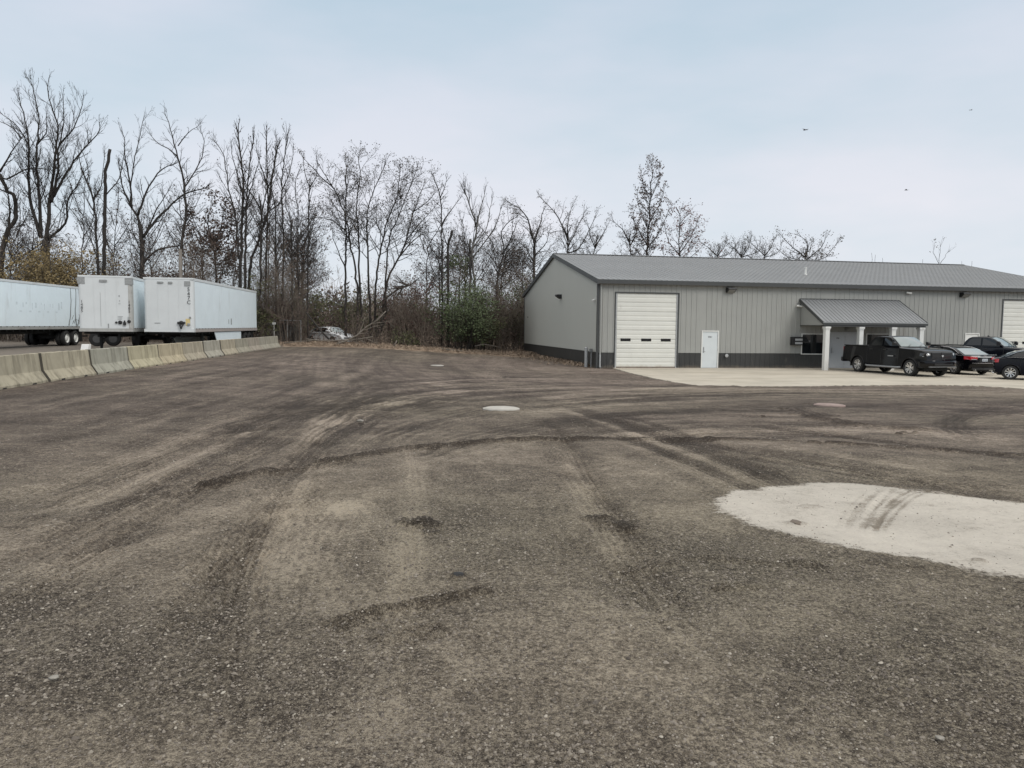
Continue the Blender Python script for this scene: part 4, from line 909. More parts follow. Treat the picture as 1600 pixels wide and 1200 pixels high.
    # inner arches + floor
    fl = MB(); fl.box(xr+.35, xf-.35, -Wd/2+.32, Wd/2-.32, .30 if pk else .20, .62 if pk else .5)
    for ax in (ra, fa):
        for s in (-1, 1): fl.box(ax-ar-.04, ax+ar+.04, s*(Wd/2-.36), s*(Wd/2-.32), .32, .90 if pk else .74)
    if pk: fl.tube([(ra, -.7, .42), (ra, .7, .42)], .09, 8)
    fl.build('underbody', M['under'], root)
    # wheels
    wm = MB(); tw = .14 if pk else .11; rr = wr*.665
    wm.lathe([(rr, -tw), (wr*.93, -tw), (wr*.985, -tw*.75), (wr, 0), (wr*.985, tw*.75), (wr*.93, tw), (rr, tw)], 'y', 32, close=True); tme = wm.mesh('wheel'); 
    rm = MB(); rm.lathe([(rr, -tw*.92), (rr*.93, -tw*.92), (rr*.90, -tw*.3), (rr*.9, tw*.6), (rr, tw*.6)], 'y', 30, close=True); rm.lathe([(.075, -tw*.66), (.06, -tw*.80), (.001, -tw*.82)], 'y', 12)
    ns_ = 5 if pk else 9
    for k in range(ns_):
        for dd in ((-.11, .11) if pk else (0,)):
            a0 = 2*math.pi*k/ns_+dd*1.2; a1 = 2*math.pi*k/ns_+dd*(2.2 if pk else 1)
            p0 = Vector((math.cos(a0)*.05, -tw*.64, math.sin(a0)*.05)); p1 = Vector((math.cos(a1)*rr*.93, -tw*.80, math.sin(a1)*rr*.93)); sd = Vector((-math.sin(a1), 0, math.cos(a1)))*(.030 if pk else .020)
            rm.hexa([p0-sd+Vector((0,.03,0)), p0+sd+Vector((0,.03,0)), p1+sd*1.25+Vector((0,.03,0)), p1-sd*1.25+Vector((0,.03,0)), p0-sd, p0+sd, p1+sd*1.25, p1-sd*1.25])
    rme = rm.mesh('rim'); bk = MB(); bk.lathe([(rr*.9, tw*.1), (.001, tw*.1)], 'y', 20); bk.lathe([(rr*.62, -tw*.05), (.001, -tw*.05)], 'y', 20); bme = bk.mesh('brake_disc')
    for mm in (tme, rme, bme):
        b_ = bmesh.new(); b_.from_mesh(mm); bmesh.ops.recalc_face_normals(b_, faces=b_.faces[:]); b_.to_mesh(mm); b_.free()
    first = True
    for ax in (fa, ra):
        for s in (-1, 1):
            o = link('wheel', tme, M['tyre'] if first else None, root, smooth='auto' if first else False); o.location = (ax, s*(Wd/2-tw-.02), wr)
            if s > 0: o.rotation_euler[2] = math.pi
            link('rim', rme, M['rim'] if first else None, o); link('brake_disc', bme, M['under'] if first else None, o); first = False
    # front and rear ends
    if pk:
        g = MB(); xg = 2.86
        g.box(xg-.05, xg+.035, -.62, .62, .84, 1.20); gr = g.build('grille', M['black'], root, bevel=.03)
        g = MB(); g.box(xg+.036, xg+.055, -.60, .60, .985, 1.03) if kind == 'pickup' else g.box(xg+.036, xg+.055, -.60, .60, .97, 1.05); g.box(xg+.036, xg+.056, -.055, .055, .86, 1.19)
        for z in (.88, .92, .96, 1.07, 1.11, 1.15): g.box(xg+.034, xg+.044, -.58, .58, z, z+.012)
        g.build('grille_bar', M['grillebar'], gr)
        em = MB(); em.prism([(xg+.057,-.06,1.06),(xg+.057,.06,1.06),(xg+.057,.035,1.0),(xg+.057,0,.965),(xg+.057,-.035,1.0)], (.012,0,0)); em.build('emblem', M['brightstrip'], gr)
        for s in (-1, 1):
            h = MB(); h.hexa([(2.80,s*.63,.96),(2.68,s*.955,.99),(2.50,s*.985,1.02),(2.62,s*.66,1.0),(2.86,s*.63,1.17),(2.72,s*.94,1.16),(2.52,s*.965,1.15),(2.66,s*.66,1.18)]); ho = h.build('headlight', M['grillebar'], root, bevel=.01)
            h = MB(); h.lathe([(.085,.0),(.07,.03),(.001,.04)], 'z', 14, (0,0,0)); lo = h.build('bulb_lens', M['headlight'], ho, smooth=True); lo.rotation_euler = (0, R(78), s*R(28)); lo.location = (2.80, s*.76, 1.08)
            h = MB(); h.hexa([(2.80,s*.64,.955),(2.69,s*.965,.985),(2.66,s*.955,.985),(2.78,s*.64,.955),(2.83,s*.64,.98),(2.715,s*.965,1.01),(2.68,s*.955,1.01),(2.80,s*.64,.98)]); h.build('turn_signal', M['headlight'], ho)
            t = MB(); t.hexa([(-2.905,s*.74,1.00),(-2.875,s*.90,1.00),(-2.83,s*.90,1.00),(-2.83,s*.74,1.00),(-2.90,s*.74,1.34),(-2.87,s*.89,1.34),(-2.83,s*.89,1.34),(-2.83,s*.74,1.34)]); t.build('tail_light', M['red'], root)
            f = MB(); f.lathe([(.055,.0),(.05,.02),(.001,.025)], 'z', 14); fo = f.build('fog_light', M['fog_lens'], root, smooth=True); fo.rotation_euler = (0, R(85), s*R(18)); fo.location = (2.895, s*.70, .66)
        bp = MB()
        prof = [(2.60,-1.0),(2.80,-.95),(2.93,-.80),(2.985,-.4),(2.99,0),(2.985,.4),(2.93,.80),(2.80,.95),(2.60,1.0)]
        for (z, o_) in ((.50,-.02),(.56,.02),(.72,.03),(.80,.0)):
            for x, y in prof: bp.v.append((x+o_, y, z))
        n = len(prof)
        for i in range(3):
            for j in range(n-1): bp.f.append((i*n+j, i*n+j+1, (i+1)*n+j+1, (i+1)*n+j))
        bp.f.append(tuple(range(n))); bp.f.append(tuple(range(3*n, 4*n))); bp.f += [(0,n,2*n,3*n), (n-1,2*n-1,3*n-1,4*n-1)]
        bu = bp.build('front_bumper', M[paint], root, smooth='auto')
        iv = MB(); iv.box(2.985,3.025,-.55,.55,.575,.665); iv.build('air_intake', M['black'], bu); iv = MB(); iv.box(2.90,2.99,-.80,.80,.49,.515); iv.build('chin_strip', M['fog_lens'], bu)
        rb = MB(); rb.prism([(-2.80,-.98,.52),(-3.0,-.92,.55),(-3.03,0,.55),(-3.0,.92,.55),(-2.80,.98,.52)], (0,0,.22)); rb.build('rear_bumper', M['black'], root, bevel=.02)
        sp1 = MB(); 
        for s in (-1, 1): sp1.box(-2.75, -1.05, s*.93-.035, s*.93+.035, 1.405, 1.45)
        sp1.build('bed_rail', M['black'], root, bevel=.01); tn = MB(); tn.box(-2.78, -1.06, -.88, .88, 1.40, 1.432); tn.build('bed_cover', M['black'], root)
        wp = MB(); 
        for y in (-.45, .25): wp.tube([(1.26, y, 1.445), (1.08, y+.30, 1.54)], .012, 4)
        wp.build('wiper', M['black'], root)
        if kind == 'pickup_tow': an = MB(); an.prism([(-.1,-.02,1.93),(.10,-.02,1.93),(-.06,-.01,2.02)], (0,.04,0)); an.build('antenna_fin', M['black'], root)
    else:
        for s in (-1, 1):
            t = MB(); t.hexa([(-2.43,s*.40,.80),(-2.37,s*.76,.79),(-2.05,s*.885,.80),(-2.2,s*.40,.80),(-2.42,s*.40,.93),(-2.36,s*.76,.955),(-2.02,s*.865,.955),(-2.2,s*.40,.93)]); to = t.build('tail_light', M['red'], root, bevel=.01)
            t = MB(); t.hexa([(-2.425,s*.46,.80),(-2.385,s*.72,.80),(-2.37,s*.72,.80),(-2.40,s*.46,.80),(-2.436,s*.46,.835),(-2.396,s*.72,.835),(-2.37,s*.72,.835),(-2.40,s*.46,.835)]); t.build('reverse_lamp', M['headlight'], to)
            h = MB(); h.hexa([(2.36,s*.45,.60),(2.15,s*.80,.62),(1.95,s*.84,.64),(2.2,s*.45,.62),(2.30,s*.45,.70),(2.10,s*.78,.74),(1.92,s*.82,.76),(2.15,s*.45,.72)]); h.build('headlight', M['headlight'], root)
        c = MB(); c.prism([(-2.43,-.42,.905),(-2.46,0,.905),(-2.43,.42,.905),(-2.40,.42,.905),(-2.40,-.42,.905)], (0,0,.055)); c.build('trunk_strip', M['brightstrip'], root)
        c = MB(); c.box(-2.458,-2.435,-.09,.09,.975,1.005); c.build('emblem', M['chrome'], root)
        c = MB(); c.box(-2.445,-2.40,-.30,.30,.70,.86); lp = c.build('plate_recess', M['black'], root); c = MB(); c.box(-2.455,-2.4455,-.155,.155,.715,.845); pl = c.build('license_plate', M['plate'], lp)
        vs, fs = text_mb('782 KRT', .075); t = MB(); t.add([(-2.4555-v[2], -v[0], .775+v[1]) for v in vs], fs); t.build('plate_number', M['ink'], pl)
        c = MB(); c.prism([(-2.43,-.70,.605),(-2.475,0,.605),(-2.43,.70,.605),(-2.36,.70,.605),(-2.36,-.70,.605)], (0,0,.035)); c.build('bumper_crease', M['chrome'] if kind == 'sedan' else M[paint], root)
        c = MB(); c.prism([(-2.36,-.62,.27),(-2.44,0,.27),(-2.36,.62,.27),(-2.2,.62,.27),(-2.2,-.62,.27)], (0,0,.12)); c.build('rear_valance', M['black'], root)
        c = MB()
        for s in (-1, 1): c.tube([(-1.55, s*(gw(-1.5,1.03)+.012), 1.045), (-.3, s*(gw(-.3,1.02)+.012), 1.03), (.9, s*(gw(.9,1.0)+.01), 1.005)], .010, 5); c.tube([(-1.62, s*(gw(-1.5,1.1)+.008), 1.08), (-1.18, s*(gw(-1.18,1.29)+.008), 1.285), (-.75, s*(gw(-.75,1.41)+.01), 1.40), (-.2, s*(gw(-.2,1.44)+.012), 1.43)], .008, 5)
        c.build('window_trim', M['chrome'], root)
        c = MB(); c.box(2.36,2.43,-.5,.5,.50,.60); c.build('grille', M['black'], root)
        c = MB(); 
        for y in (-.55, .55): c.tube([(-2.38,y,.28),(-2.5,y,.28)], .035, 8)
        c.build('exhaust_pipe', M['chrome'], root)
    return root
def squash_tail(root, x0, k):                                      # a shorter rear deck
    for o in root.children:
        if o.type == 'MESH' and o.name.split('.')[0] not in ('wheel',):
            for v in o.data.vertices:
                if v.co.x < x0: v.co.x = x0+(v.co.x-x0)*k
            for c in o.children:
                if c.type == 'MESH':
                    for v in c.data.vertices:
                        if v.co.x < x0: v.co.x = x0+(v.co.x-x0)*k
                    for g in c.children:
                        for v in g.data.vertices:
                            if v.co.x < x0: v.co.x = x0+(v.co.x-x0)*k
A_, B_ = Vector((18.6, 40.7)), Vector((19.6, 37.25)); dd_ = (B_-A_).normalized(); c_ = A_+dd_*1.65+Vector((-dd_.y, dd_.x))*.88
vehicle('pickup', 'black crew cab pickup parked by the porch with five-spoke wheels and dark grille', (c_.x, c_.y, PADZ), math.atan2(dd_.y, dd_.x), 'paint_black', 'pickup_truck', 'pickup')
vehicle('sedan', 'black sedan seen from behind with red tail lights and chrome trunk strip', (23.55, 40.9, PADZ), math.atan2(.985, -.17), 'paint_black', 'sedan', 'car')
vehicle('pickup_tow', 'black pickup behind the sedans with tall mirrors and pale windshield, before the second roll-up door', (26.75, 42.7, PADZ), math.atan2(-.82, .57), 'paint_navy', 'pickup_truck', 'pickup')
hd_ = R(-30); sd2 = vehicle('sedan_side', 'dark blue sedan at the right edge, seen from its rear side', (24.84, 35.35, PADZ), hd_, 'paint_navy', 'sedan', 'car'); squash_tail(sd2, -1.72, .48)

# ------------------------------------------------------------------ lids in the dirt
def lid(px, py, r, m, label, ring=False):
    c = P(px, py); o = thing('manhole_cover', label, 'manhole cover', (c.x, c.y, c.z+.012))
    b = MB(); b.lathe([(r*.98, -.05), (r, .0), (r*.985, .025), (.001, .035)], 'z', 40); b.build('lid', M[m], o, smooth='auto')
    b = MB(); b.lathe([(r*1.0, -.02), (r*1.12, -.02), (r*1.12, .012), (r*1.0, .018)], 'z', 40, close=True); b.build('collar', M['manpink' if ring else m], o)
lid(783, 639.5, .365, 'mancon', 'pale round concrete lid standing flush in the middle of the yard')
lid(1296, 634, .34, 'manpink', 'pinkish round lid in the dirt before the warehouse pad', True)
lid(683, 571.5, .30, 'mancon', 'small pale lid far out in the yard near the brush')
def chunk(px, py, s, label, m='stone'):
    c = P(px, py); rn = random.Random(px); b = MB(); bm_ = bmesh.new(); bmesh.ops.create_icosphere(bm_, subdivisions=2, radius=1)
    for v in bm_.verts: v.co = Vector((v.co.x*1.4, v.co.y, v.co.z*.55))*(1+rn.uniform(-.16, .16))*s
    me = bpy.data.meshes.new('stone'); bm_.to_mesh(me); bm_.free(); o = link('stone', me, M[m]); o.location = (c.x, c.y, c.z+.02); o.rotation_euler = (0, 0, rn.uniform(0, 6)); tag(o, label, 'stone'); return o
chunk(1243, 821, .05, 'dark flat stone lying on the pale gravel patch', 'brushtwig')
chunk(716, 903, .035, 'single dark clod on the dirt left of the low ridge', 'under')
chunk(1468, 1160, .013, 'pale chip of stone in the near right foreground')
chunk(84, 1065, .017, 'pale stone chip at the near left of the dirt')
chunk(563, 659, .045, 'pale scrap of stone in the dirt far left of the round lid')

# ------------------------------------------------------------------ trees
class Tree:
    def __init__(s, seed): s.t = MB(); s.c = MB(); s.l = MB(); s.r = random.Random(seed)
def rdir(r, d, ang):
    ax = Vector((r.gauss(0,1), r.gauss(0,1), r.gauss(0,1))); ax = (ax-ax.dot(d)*d).normalized(); return (d*math.cos(ang)+ax*math.sin(ang)).normalized()
def leafq(mb, r, p, s):
    a = Vector((r.gauss(0,1), r.gauss(0,1), r.gauss(0,1))).normalized(); b = a.orthogonal().normalized(); w = s*.55
    mb.quad(p-b*w*.2, p+a*s*.5+b*w, p+a*s, p+a*s*.5-b*w)
def grow(T, p, d, L, r, lev, st, mb=None):
    rn = T.r; n = 4 if lev == 1 else (3 if lev == 2 else 2); pts = [p]; up = st['up']
    dirs = []
    for k in range(n):
        d = (d+Vector((rn.gauss(0, st['wig']), rn.gauss(0, st['wig']), rn.gauss(0, st['wig'])+up/n*(1 if lev < 3 else .4)))).normalized(); p = p+d*(L/n); pts.append(p); dirs.append(d)
    rad = [r*(1-.72*k/n) for k in range(n+1)]
    (mb or T.c).tube(pts, rad, 4 if lev == 1 else 3, cap=False)
    if lev < st['lev']:
        k = max(1, int(L*st['kids'][lev]+rn.random()))
        for i in range(k):
            f = rn.uniform(.2, 1.0); j = min(int(f*n), n-1); q = pts[j].lerp(pts[j+1], f*n-j)
            l2 = L*rn.uniform(.32, .62)*(1.15-.6*f)
            if l2 < .16: l2 = .16
            grow(T, q, rdir(rn, dirs[j], R(rn.uniform(*st['ang']))), l2, max(rad[j]*.55, st['rmin']), lev+1, st)
    if lev >= st['lev']-1 and st.get('leaf', 0):
        for i in range(int(st['leaf']*(.5+rn.random()))+(1 if rn.random() < st['leaf'] % 1 else 0)):
            q = pts[-1] if st.get('tuft') else pts[rn.randrange(1, n+1)]
            sp_ = st.get('spread', .12); leafq(T.l, rn, q+Vector((rn.gauss(0, sp_), rn.gauss(0, sp_), rn.gauss(0, sp_*.6))), st['ls']*rn.uniform(.6, 1.4))
STY = {
 'vase': dict(up=.45, wig=.10, lev=3, kids={1:2.8, 2:3.0}, ang=(20, 48), dens=2.6, len=(.18, .46), rmin=.011, leaf=0),
 'bare': dict(up=.30, wig=.13, lev=3, kids={1:2.8, 2:3.2}, ang=(26, 60), dens=2.7, len=(.16, .42), rmin=.011, leaf=0),
 'locust': dict(up=.20, wig=.13, lev=3, kids={1:2.8, 2:3.4}, ang=(26, 60), dens=2.9, len=(.22, .56), rmin=.011, leaf=.9, ls=.085, tuft=True, spread=.12, lo=.48),
 'slim': dict(up=.5, wig=.10, lev=3, kids={1:2.8, 2:3.0}, ang=(24, 50), dens=2.8, len=(.12, .34), rmin=.010, leaf=.12, ls=.10),
 'tip': dict(up=.3, wig=.10, lev=2, kids={1:1.5}, ang=(25, 50), dens=.8, len=(.10, .2), rmin=.008, leaf=1.0, ls=.16, tuft=True, spread=.08),
 'russet': dict(up=.22, wig=.14, lev=3, kids={1:2.6, 2:3.2}, ang=(28, 60), dens=2.6, len=(.26, .5), rmin=.008, leaf=2.0, ls=.13, spread=.18),
 'oak': dict(up=.15, wig=.16, lev=3, kids={1:2.6, 2:3.2}, ang=(30, 70), dens=2.6, len=(.30, .62), rmin=.008, leaf=5.0, ls=.15, spread=.22),
 'pyr': dict(up=.25, wig=.10, lev=3, kids={1:2.8, 2:3.2}, ang=(30, 60), dens=4.2, len=(.22, .30), rmin=.008, leaf=2.2, ls=.14, spread=.10),
 'green': dict(up=.3, wig=.14, lev=3, kids={1:2.4, 2:3.0}, ang=(25, 60), dens=2.4, len=(.16, .30), rmin=.007, leaf=4, ls=.15, spread=.15, lo=.6),
}
def tree(label, Y, limbs, style, seed, leafmat='leafbrown', bark='bark', base=None, name='bare_tree', twig='twig', cat='tree', lean=.22, nobr=()):
    """limbs: (width px at start, at end, [(px,py),...]); traced in the photo, each with its own way into depth."""
    T = Tree(seed); st = STY[style]; rn = T.r; done = []
    b0 = base if base else limbs[0][2][0]
    g = AT(b0[0], 520, Y); gx, gy = g.x, Y; g0 = Vector((gx, gy, float(gz(gx, gy))-.05))
    lines = []
    for li, (w0, w1, pp) in enumerate(limbs):
        off0 = 0.0; pts = []
        if li > 0 and done:
            best = min(done, key=lambda q: (q[0]-pp[0][0])**2+(q[1]-pp[0][1])**2)
            if (best[0]-pp[0][0])**2+(best[1]-pp[0][1])**2 < 160: off0 = best[2]
        sl = rn.uniform(-lean, lean)*(.25 if li == 0 else 1); s = 0; prev = None
        dense = []
        for i in range(len(pp)-1):
            m = max(2, int(math.hypot(pp[i+1][0]-pp[i][0], pp[i+1][1]-pp[i][1])/9))
            for k in range(m):
                t = k/m; a, b, c, d = pp[max(i-1,0)], pp[i], pp[i+1], pp[min(i+2,len(pp)-1)]
                q = [.5*(2*b[z]+(c[z]-a[z])*t+(2*a[z]-5*b[z]+4*c[z]-d[z])*t*t+(3*b[z]-a[z]-3*c[z]+d[z])*t**3) for z in (0, 1)]
                dense.append((q[0]+(rn.gauss(0, .6) if i+k else 0), q[1]))
        dense.append(pp[-1]); scale = Y/FPX
        for q in dense:
            if prev: s += math.hypot(q[0]-prev[0], q[1]-prev[1])*scale
            prev = q; y = off0+sl*s; done.append((q[0], q[1], y)); pts.append(AT(q[0], q[1], Y+y))
        if li == 0 or pp[0][1] > 425:
            bot = Vector((pts[0].x+(g0.x-pts[0].x)*.35 if li else g0.x, pts[0].y, g0.z)); 
            if pts[0].z-bot.z > .3: pts = [bot, bot.lerp(pts[0], .5)]+pts
        n = len(pts); r0, r1 = w0*scale/2, w1*scale/2
        rad = [r0+(r1-r0)*(k/(n-1))**.8 for k in range(n)]
        if li == 0: rad[0] *= 1.35
        T.t.tube(pts, rad, 8 if r0 > .08 else 6); lines.append((pts, rad, li))
    for pts, rad, li in lines:
        if li in nobr: continue
        Lt = sum((pts[k+1]-pts[k]).length for k in range(len(pts)-1)); zt = max(p.z for p in pts)
        lo = st.get('lo', .30) if li == 0 or pts[0].z < 4 else .12
        n = int(Lt*(1-lo)*st['dens'])
        for i in range(n):
            f = lo+(1-lo)*((i+rn.random())/n); x = f*(len(pts)-1); j = min(int(x), len(pts)-2); q = pts[j].lerp(pts[j+1], x-j); d = (pts[j+1]-pts[j]).normalized()
            rem = min(Lt, 9); l = rem*rn.uniform(*st['len'])*(1.1-.65*f)
            grow(T, q, rdir(rn, d, R(rn.uniform(*st['ang'])*1.1)), max(l, .4), max(min(rad[j]*.5, .035), st['rmin']*1.3), 1, st)
        e_ = (pts[-1]-pts[-2]).normalized()
        if rad[-1] < .09:
            for i in range(3): grow(T, pts[-1], rdir(rn, e_, R(rn.uniform(3, 24))), rn.uniform(.6, 1.3), max(rad[-1]*.8, st['rmin']), 1, st)
    root = thing(name, label, cat, g0)
    for mb, nm, m in ((T.t, 'trunk', bark), (T.c, 'crown', twig), (T.l, 'foliage' if style in ('oak','green') else 'leaves', leafmat)):
        if not mb.v: continue
        mb.v = [(x-g0.x, y-g0.y, z-g0.z) for x, y, z in mb.v]; mb.build(nm, M[m], root, smooth=(nm == 'trunk'), fix=False)
    return root

tree('bare tree at the far left frame edge with a limb arching right', 66, [(9,4.5,[(3,442),(3,400),(13,358),(25,340),(21,304),(12,300),(0,272)]),(3.5,2,[(13,358),(15,330),(13,306)]),(3.2,1,[(0,274),(10,280),(45,263),(81,266)]),(3.5,1,[(0,268),(18,238),(33,217)]),(4,1.5,[(8,420),(54,388),(80,372)]),(2.5,.8,[(33,217),(20,200),(0,190)])], 'vase', 1)
tree('tallest bare tree, a broad vase of many limbs behind the first trailer', 66, [(13,9,[(72,440),(72,400),(70,376)]),(6,1.2,[(64,370),(57,346),(48,316),(45,274),(45,229),(42,199),(31,157)]),(6,1,[(64,372),(61,310),(57,256),(58,226),(60,178),(49,130)]),(7,1.2,[(73,375),(78,316),(82,286),(88,226),(90,196),(77,154),(75,130)]),(5,1,[(80,316),(90,268),(93,226),(114,202),(129,163)]),(4.5,1,[(84,307),(105,268),(126,238),(150,211),(156,199)]),(4.5,1,[(76,372),(102,349),(105,316),(118,292),(132,268)]),(2.5,.8,[(45,229),(30,200),(5,180)]),(2.5,.8,[(58,226),(72,208),(73,180)]),(2.6,.8,[(93,226),(100,190),(98,150)])], 'vase', 2, bark='bark')
tree('slim forked bare tree left of the broken snag', 63, [(5,2.5,[(154,440),(153,400),(150,370),(146,310),(136,285)]),(2.5,.8,[(136,285),(128,262),(122,235)]),(2.5,.8,[(146,310),(158,290),(162,255)]),(2,.7,[(136,285),(138,262),(130,240)])], 'vase', 3)
tree('dead snag with a broken black top and one curving side branch', 63, [(6,4.5,[(161,440),(163,400),(163,370),(164,304),(165,268),(169,252),(172,233)]),(2.2,.8,[(166,304),(182,286),(190,268),(194,238)])], 'bare', 4, nobr=(0,), name='dead_tree')
tree('bare tree with a dark low fork and wide right-hand limbs behind the second trailer', 64, [(9,6,[(222,440),(222,400),(222,372),(218,350)]),(5,3,[(218,352),(215,338),(206,325)]),(3.5,1,[(206,325),(198,308),(190,287),(185,255)]),(3.5,1,[(206,325),(204,291),(195,244),(194,215)]),(4.2,1.2,[(215,336),(233,291),(253,264),(269,258)]),(2.5,.8,[(204,291),(212,237),(218,215),(223,190)]),(5,1.5,[(223,370),(253,334),(285,305),(320,294)]),(4.5,1.2,[(225,410),(247,390),(283,384)]),(3,.9,[(230,358),(246,325),(262,300)])], 'vase', 5)
tree('tall leaning bare tree above the third trailer with a crooked open top', 64, [(5.5,3.4,[(283,440),(283,400),(286,366),(291,332),(287,282)]),(3.4,1,[(287,282),(278,246),(267,204),(260,183)]),(2.8,.9,[(287,294),(305,267),(318,235),(316,210)]),(2,.7,[(278,246),(262,232),(244,222),(237,213)]),(2,.7,[(278,228),(294,208),(307,199)])], 'bare', 6)
tree('dense oak still holding dark brown leaves above the third trailer', 67, [(4.5,2.5,[(338,445),(336,410),(333,385)]),(2.8,1,[(333,385),(345,355),(350,325)]),(2.8,1,[(333,385),(325,350),(330,318)]),(2.4,1,[(334,392),(312,365),(303,345)]),(2.4,1,[(334,395),(355,375),(362,345)]),(1.8,1,[(335,400),(310,392),(300,380)])], 'oak', 7, name='oak_tree', twig='bark')
tree('pair of close upright stems with a fan of thin limbs, ivy at their foot', 61, [(6,2,[(375,450),(376,400),(379,327),(380,282),(375,237),(372,208)]),(3.6,1,[(373,405),(368,339),(357,296),(350,244),(338,224)]),(5,1.4,[(383,450),(384,350),(386,305),(391,249),(396,220)]),(2.2,.8,[(379,300),(368,262),(362,232)]),(2.2,.8,[(386,315),(396,280),(405,250)])], 'slim', 8)
tree('bare tree leaning right with a crossing trunk, just right of the ivy-footed pair', 62, [(5,2.2,[(389,450),(392,412),(409,361),(418,332),(424,282),(430,250),(433,232)]),(2.2,.8,[(418,332),(436,318),(446,300)])], 'slim', 9)
tree('straight bare stem that forks left over the crossing trunk', 61, [(3.8,3,[(406,470),(407,429),(408,327)]),(2.6,.8,[(408,327),(393,303),(384,286)]),(2.4,.8,[(408,335),(416,300),(415,262)])], 'slim', 10)
tree('tall narrow bare tree with a bushy top over the trailer end', 62, [(4.4,1.4,[(415,470),(416,429),(418,327),(417,260),(416,210)]),(2.4,.8,[(418,300),(428,262),(432,222)]),(2,.7,[(417,290),(406,256),(400,228)])], 'slim', 11)
tree('thin grey stem beside the end of the third trailer', 63, [(3.2,1.5,[(431,480),(431,417),(430,327),(423,290)])], 'slim', 12)
tree('thin bare tree with a tall feathery top left of the brush gap', 62, [(4,1.2,[(442,480),(442,429),(443,372),(440,294),(445,249),(449,213)]),(2,.8,[(440,300),(452,272),(458,240)])], 'slim', 13)
tree('short thin stem curving left in the brush gap', 61, [(3.2,1,[(457,490),(456,429),(454,345),(447,327),(446,300)])], 'slim', 14)
tree('wavy thin tree between the brush gap and the slim forked one', 62, [(3,1,[(466,490),(465,429),(465,327),(460,294),(466,270)])], 'locust', 15, leafmat='seed')
tree('very slim pole-like tree with a small two-way fork at its top', 61, [(2.8,1.8,[(481,490),(481,420),(482,332),(484,292)]),(1.8,.7,[(484,292),(478,276),(474,254)]),(1.8,.7,[(484,292),(493,278),(496,258)])], 'slim', 16)
tree('largest multi-stemmed locust with a domed feathery crown in the centre left', 63, [(4.5,1.2,[(540,500),(540,435),(540,360),(541,295),(542,262)]),(4.5,1,[(560,500),(557,435),(547,380),(540,340),(522,295),(502,264)]),(4.5,1,[(566,500),(562,435),(560,360),(557,325),(562,280),(560,247)]),(5,1,[(580,510),(576,445),(574,360),(575,325),(590,285),(600,262)]),(5,1,[(586,515),(587,445),(597,380),(605,345),(620,307),(625,270)]),(5.5,1,[(596,515),(605,440),(625,400),(635,375),(647,330),(662,290)]),(4,1,[(602,500),(603,430),(610,370),(630,320),(647,276)]),(2.6,.8,[(625,400),(640,382),(657,367),(680,362)]),(2.4,.8,[(540,420),(525,385),(520,365)]),(2.2,.7,[(522,295),(500,275),(477,250)]),(2,.7,[(540,360),(520,345),(500,340)]),(2,.7,[(635,375),(660,345),(678,325)]),(2,.7,[(647,330),(668,315),(676,305)])], 'locust', 17, leafmat='seed', name='locust_tree')
tree('thin forked bare tree right of the domed locust', 62, [(3.6,1.4,[(691,500),(691,435),(690,370),(690,345),(687,302),(680,284)]),(2.2,.8,[(690,352),(702,332),(714,316)]),(1.6,.7,[(687,310),(694,295),(697,284)])], 'bare', 18)
tree('broken thick stub of a stem beside the thin forked tree', 61.5, [(4,3.6,[(700,500),(700,425),(700,385),(704,370),(707,360)]),(2,.8,[(700,385),(693,368),(688,350)])], 'bare', 19, nobr=(0,), name='dead_tree')
tree('bare tree with a plume-shaped crown and a broken leader behind the green shrub', 63, [(4.5,3.4,[(736,500),(735,427),(734,382),(734,374)]),(4.5,1.6,[(744,500),(742,445),(737,395),(744,360),(737,332),(727,302)]),(2.6,.8,[(744,360),(750,327),(757,304)]),(2.8,.8,[(739,402),(757,378),(772,358),(782,328)]),(2,.7,[(741,385),(762,352),(768,318)]),(1.8,.7,[(734,400),(724,372),(722,348)])], 'vase', 20, bark='barkgrey', nobr=(0,))
tree('crooked small tree between the plume-crowned tree and the warehouse gable', 64, [(4,1.2,[(775,510),(775,470),(779,425),(787,395),(783,362),(797,345)]),(2,.8,[(787,395),(798,372),(806,352)]),(2.2,.9,[(777,455),(796,440),(808,432)])], 'locust', 21, leafmat='seed')
tree('dark forked tree just left of the warehouse roof peak with feathery tips', 68, [(6,3,[(835,480),(834,442),(834,395),(833,372)]),(3,.9,[(833,374),(825,341),(812,326),(798,318)]),(3,.9,[(834,380),(845,345),(849,330)]),(2.2,.8,[(834,410),(822,388),(808,376)]),(2,.8,[(834,400),(850,385),(856,372)])], 'locust', 22, leafmat='seed', name='locust_tree')
tree('wide feathery locust over the left end of the roof ridge', 74, [(4,2,[(885,450),(886,420),(887,399),(887,370)]),(2.6,.8,[(887,375),(877,350),(865,330),(848,312)]),(2.4,.8,[(888,385),(900,360),(912,334)]),(2.4,.8,[(888,395),(905,388),(920,360),(930,340)]),(2,.7,[(887,370),(888,345),(893,325)])], 'locust', 23, leafmat='seed', name='locust_tree')
tree('low feathery locust between the wide one and the tall cone', 75, [(3,1.5,[(925,450),(926,410),(930,385)]),(2,.7,[(930,388),(940,368),(948,354)]),(2,.7,[(930,388),(922,368),(918,352)])], 'locust', 24, leafmat='seed', name='locust_tree')
tree('small leafy tree leaning left at the foot of the tall cone', 75, [(3,1.5,[(986,450),(986,400),(983,375)]),(2,.7,[(983,378),(972,358),(960,347)]),(2,.7,[(984,385),(995,362),(990,345)])], 'locust', 25, leafmat='leafbrown')
